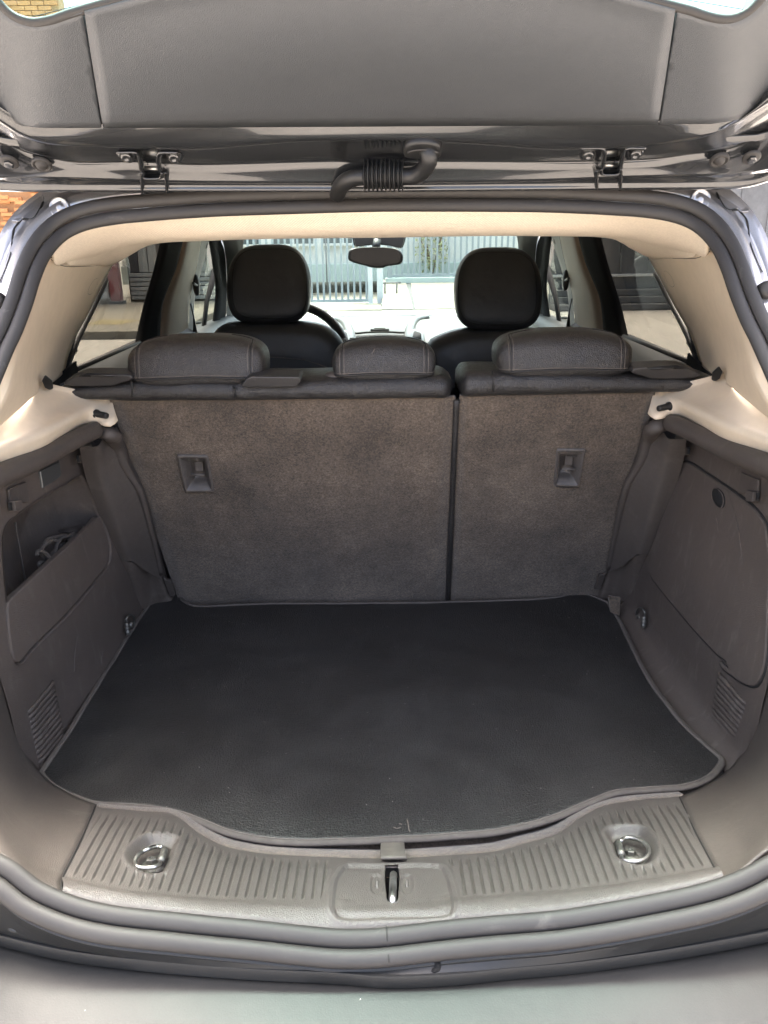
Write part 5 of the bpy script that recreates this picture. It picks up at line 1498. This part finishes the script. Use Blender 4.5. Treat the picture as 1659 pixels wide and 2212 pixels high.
# sliding gate
gate = thing('gate', 'pale blue barred gate in front of the white house, left of its post', 'gate', (-3.2, 16.4, .05))
bar_me = None
def bars(par, x0, x1, y, z0, z1, sp, w, slope=0.0, mt='bars'):
    first = None
    n = int(round((x1 - x0) / sp))
    for k in range(n + 1):
        x = x0 + (x1 - x0) * k / n
        if first is None:
            first = MB().box((x0, y, (z0 + z1)/2), (w, w, z1 - z0)).build('bar', M[mt], par, smooth=False); continue
        c = first.copy(); COL.objects.link(c); c.parent = par
        c.location = (x - x0, 0, slope * (x - x0))
bars(gate, -3.3, -.30, 16.4, .08, 2.35, .125, .042)
for z in (.10, 2.3): MB().box((-1.8,16.4,z), (3.1,.06,.06)).build('rail', M['bars'], gate, smooth=False)
for x in (-3.35, -.22): MB().box((x,16.4,1.2), (.10,.08,2.35)).build('stile', M['bars_w'], gate, bevel=.006)
lk = MB()
for a, b in (((-2.55,16.36,1.6),(-1.75,16.36,1.6)), ((-2.0,16.36,1.75),(-2.0,16.36,1.3)), ((-2.5,16.36,1.75),(-2.5,16.36,.2)), ((-1.1,16.36,1.5),(-1.1,16.36,.25))): lk.tube([a, b], .014, 6)
lk.build('gate_frame_rod', M['darkwall'], gate)
post = thing('gate_post', 'square pale blue post between the gate and the slope fence', 'post', (-.02, 16.45, 0))
MB().box((-.02,16.45,1.2), (.13,.13,2.5)).build('post', M['bars_w'], post, bevel=.008)
MB().box((-.02,16.45,2.47), (.16,.16,.05)).build('post_cap', M['bars_w'], post, bevel=.008)
fen = thing('fence', 'pale blue barred fence above the sloping paved ramp', 'fence', (4, 18.0, .36))
bars(fen, .22, 8.4, 18.0, .46, 2.6, .13, .042)
for z in (.50, 2.55): MB().box((4.3,18.0,z), (8.3,.06,.06)).build('rail', M['bars'], fen, smooth=False)
for x in (.2, 3.1, 6.0, 8.4): MB().box((x,18.0,1.45), (.11,.09,2.2)).build('fence_post', M['bars'], fen, bevel=.006)
MB().box((4.3,18.0,.395), (8.4,.18,.12)).build('plinth', M['mint'], fen, bevel=.01)
box_ = thing('meter_box', 'small grey frame at the foot of the gate post', 'frame', (.25, 16.9, .2))
t = MB()
for a, b in (((.02,16.8,.42),(.42,16.8,.42)),((.05,16.8,.17),(.36,16.8,.17)),((.08,16.8,.17),(.08,16.8,.42)),((.33,16.8,.17),(.33,16.8,.42))): t.tube([a,b], .02, 6)
t.build('frame_bar', M['darkwall'], box_)

# white house behind the gate
hs_ = thing('house', 'white house with dark windows behind the barred gate', 'house', (-2, 19.6, 0))
MB().box((-1.5,19.9,2.95), (9.6,.4,4.5)).build('wall', M['white'], hs_, bevel=.01)
MB().box((-1.5,19.84,.50), (9.62,.5,.42)).build('plinth_band', M['mint'], hs_, bevel=.01)
MB().box((-1.5,20.2,.15), (9.5,.1,.35)).build('opening_shade', M['darkwall'], hs_)  # dark sheet put in for the shadow gap, lightened for haze
for x in (-4.6,-3.4,-2.1,-.9):
    w_ = MB().box((x,19.69,1.75), (.95,.05,1.15)).build('window', M['pane'], hs_, bevel=.004)
    MB().box((x,19.655,1.75), (.05,.03,1.15)).build('window_bar', M['bars_w'], w_, smooth=False)
    MB().box((x,19.655,1.15), (1.05,.08,.06)).build('window_sill', M['white'], w_, bevel=.006)
yd = MB().grid([[Vector((x, y, rz(min(y,18.3)) - .02)) for x in (.1, 9)] for y in (18.1, 24)]).build('yard', M['concrete'], None); yd['kind'] = 'structure'
sw = thing('garden_wall', 'plain white wall behind the slope fence on the right', 'wall', (6, 21, .3))
MB().box((6.6,21.2,2.2), (6.2,.3,4.2)).build('wall', M['white'], sw, bevel=.01)
# shrub behind the fence
shb = thing('shrub', 'yellow green shrub behind the slope fence', 'shrub', (1.25, 19.6, .4))
t = MB()
for k in range(7):
    a = random.uniform(0, 6.28); q = Vector((1.25,19.6,.38)); t.tube([q, q + Vector((.12*math.cos(a),.12*math.sin(a),.5)), q + Vector((.3*math.cos(a),.3*math.sin(a),random.uniform(.8,1.2)))], .012, 5, n=8)
t.build('stem', M['stem'], shb)
t = MB()
for k in range(520):
    a = random.uniform(0, 6.28); rr = .42 * math.sqrt(random.random()); z = random.uniform(.55, 1.65)
    rr *= 1.05 - abs(z - 1.05)
    c = Vector((1.25 + rr*math.cos(a), 19.6 + rr*math.sin(a), z)); d = Vector((random.gauss(0,1), random.gauss(0,1), random.gauss(.2,.6))).normalized(); e = d.orthogonal().normalized()
    L_ = random.uniform(.07,.13); b = len(t.v)
    t.v += [c, c + d*L_*.5 + e*L_*.2, c + d*L_, c + d*L_*.5 - e*L_*.2]; t.f.append((b,b+1,b+2,b+3))
t.build('foliage', M['leaf'], shb, smooth=False)
tr = thing('tree', 'brown tree trunk behind the slope fence beside the shrub', 'tree', (.75, 19.9, .4))
MB().tube([(.72,19.9,.3),(.75,19.92,1.2),(.70,19.9,2.2),(.78,19.9,3.2)], lambda t_: .10 - .03*t_, 10, n=16).build('trunk', M['stem'], tr)
t = MB()
for k in range(900):
    d = Vector((random.gauss(0,1), random.gauss(0,1), random.gauss(0,.7))); d = d.normalized() * random.uniform(.4,1.5)
    c = Vector((.78,19.9,4.2)) + d; e = Vector((random.gauss(0,1), random.gauss(0,1), random.gauss(0,1))).normalized(); f = e.orthogonal().normalized()
    b = len(t.v); L_ = random.uniform(.10,.2); t.v += [c, c+e*L_*.5+f*L_*.25, c+e*L_, c+e*L_*.5-f*L_*.25]; t.f.append((b,b+1,b+2,b+3))
t.build('crown', M['leaf'], tr, smooth=False)

# left: white pier, red post, steel shutter, brick wall
pr_ = thing('pier', 'stained white pier between the brick wall and the red post', 'pier', (-5.75, 16.3, .12))
MB().box((-5.67,16.35,2.1), (.36,.5,4.0)).build('pier_shaft', M['white'], pr_, bevel=.015)
MB().box((-5.67,16.35,.17), (.40,.54,.11)).build('pier_foot', M['concrete'], pr_, bevel=.01)
rd = thing('red_post', 'red painted post beside the white pier', 'post', (-5.1, 16.1, .12))
MB().box((-5.34,16.12,2.1), (.2,.2,4.0)).build('post', M['red'], rd, bevel=.01)
MB().box((-5.34,16.12,.15), (.27,.28,.07)).build('foot_plate', M['darkwall'], rd, bevel=.01)
shu = thing('shutter', 'grey steel shutter with ribbed lower panel beside the red post', 'shutter', (-4.1, 16.6, .12))
for k in range(9):
    MB().box((-5.08 + .2*k,16.62,1.95), (.185,.05,2.5)).build('slat', M['shutter' if k % 3 else 'darkwall'], shu, bevel=.008)
for k in range(6):
    MB().box((-4.28,16.57,.20 + .09*k), (1.8,.05,.075)).build('lower_slat', M['shutter'], shu, bevel=.01)
MB().box((-4.28,16.66,1.7), (1.9,.05,3.2)).build('backing', M['darkwall'], shu)
bw = thing('brick_wall', 'orange brick wall at the far left', 'wall', (-8.2, 16.5, .12))
MB().box((-8.45,16.62,3.2), (5.2,.3,6.2)).build('mortar_bed', M['mortar'], bw, smooth=False)
bm0 = None
nb = 0
for r_i in range(30):
    for c_i in range(9):
        x = -7.94 + .245*c_i + (.12 if r_i % 2 else 0); z = .16 + .08*r_i
        if x > -5.94: continue
        if bm0 is None:
            bm0 = MB().box((0,0,0), (.232,.05,.068)).build('brick', M['brick'], bw, bevel=.004, seg=1)
            bm0.location = Vector((x, 16.46, z)) - Vector((0,0,0)) ; bm0.location = (x - 0, 16.46, z); b_o = bm0
            bm0.location = Vector((x, 16.46, z))
            continue
        c = bm0.copy(); COL.objects.link(c); c.parent = bw
        c.location = Vector((x + random.uniform(-.004,.004), 16.46 + random.uniform(-.008,.004), z)); c.rotation_euler = (0, random.uniform(-.012,.012), random.uniform(-.02,.02)); nb += 1
t = MB()
for r_i in range(74):
    for c_i in range(21):
        x = -10.88 + .245*c_i + (.12 if r_i % 2 else 0); z = .16 + .08*r_i
        if r_i < 30 and x > -8.0: continue
        if x > -5.94: continue
        t.box((x, 16.46 + random.uniform(-.006,.004), z), (.232,.05,.068))
o = t.build('far_brick', M['brick'], bw, smooth=False); o['kind'] = 'stuff'
# right: lavender grey building with a dark sheet-metal front
rb = thing('building', 'lavender grey plaster building at the far right', 'building', (9.5, 16.5, .12))
MB().box((10.2,16.9,3.2), (6.4,.5,6.2)).build('wall', M['lav'], rb, bevel=.02)
dk = thing('metal_wall', 'dark charcoal sheet metal wall with a pale ledge on the right', 'wall', (5.6, 15.8, 0))
MB().box((5.3,15.2,1.25), (4.2,.1,2.5)).build('sheet', M['darkwall'], dk, bevel=.01)
MB().box((5.3,15.13,.60), (4.2,.06,.05)).build('ledge', M['white'], dk, bevel=.01)
for z, d in ((.06,.5),(.18,.35),(.30,.2)): MB().box((5.3,15.1-d/2,z), (4.2,d,.115)).build('step', M['darkwall'], dk, bevel=.012)
for k in range(8): MB().box((3.45 + .53*k,15.14,1.55), (.05,.03,1.8)).build('rib', M['darkwall'], dk, bevel=.006)
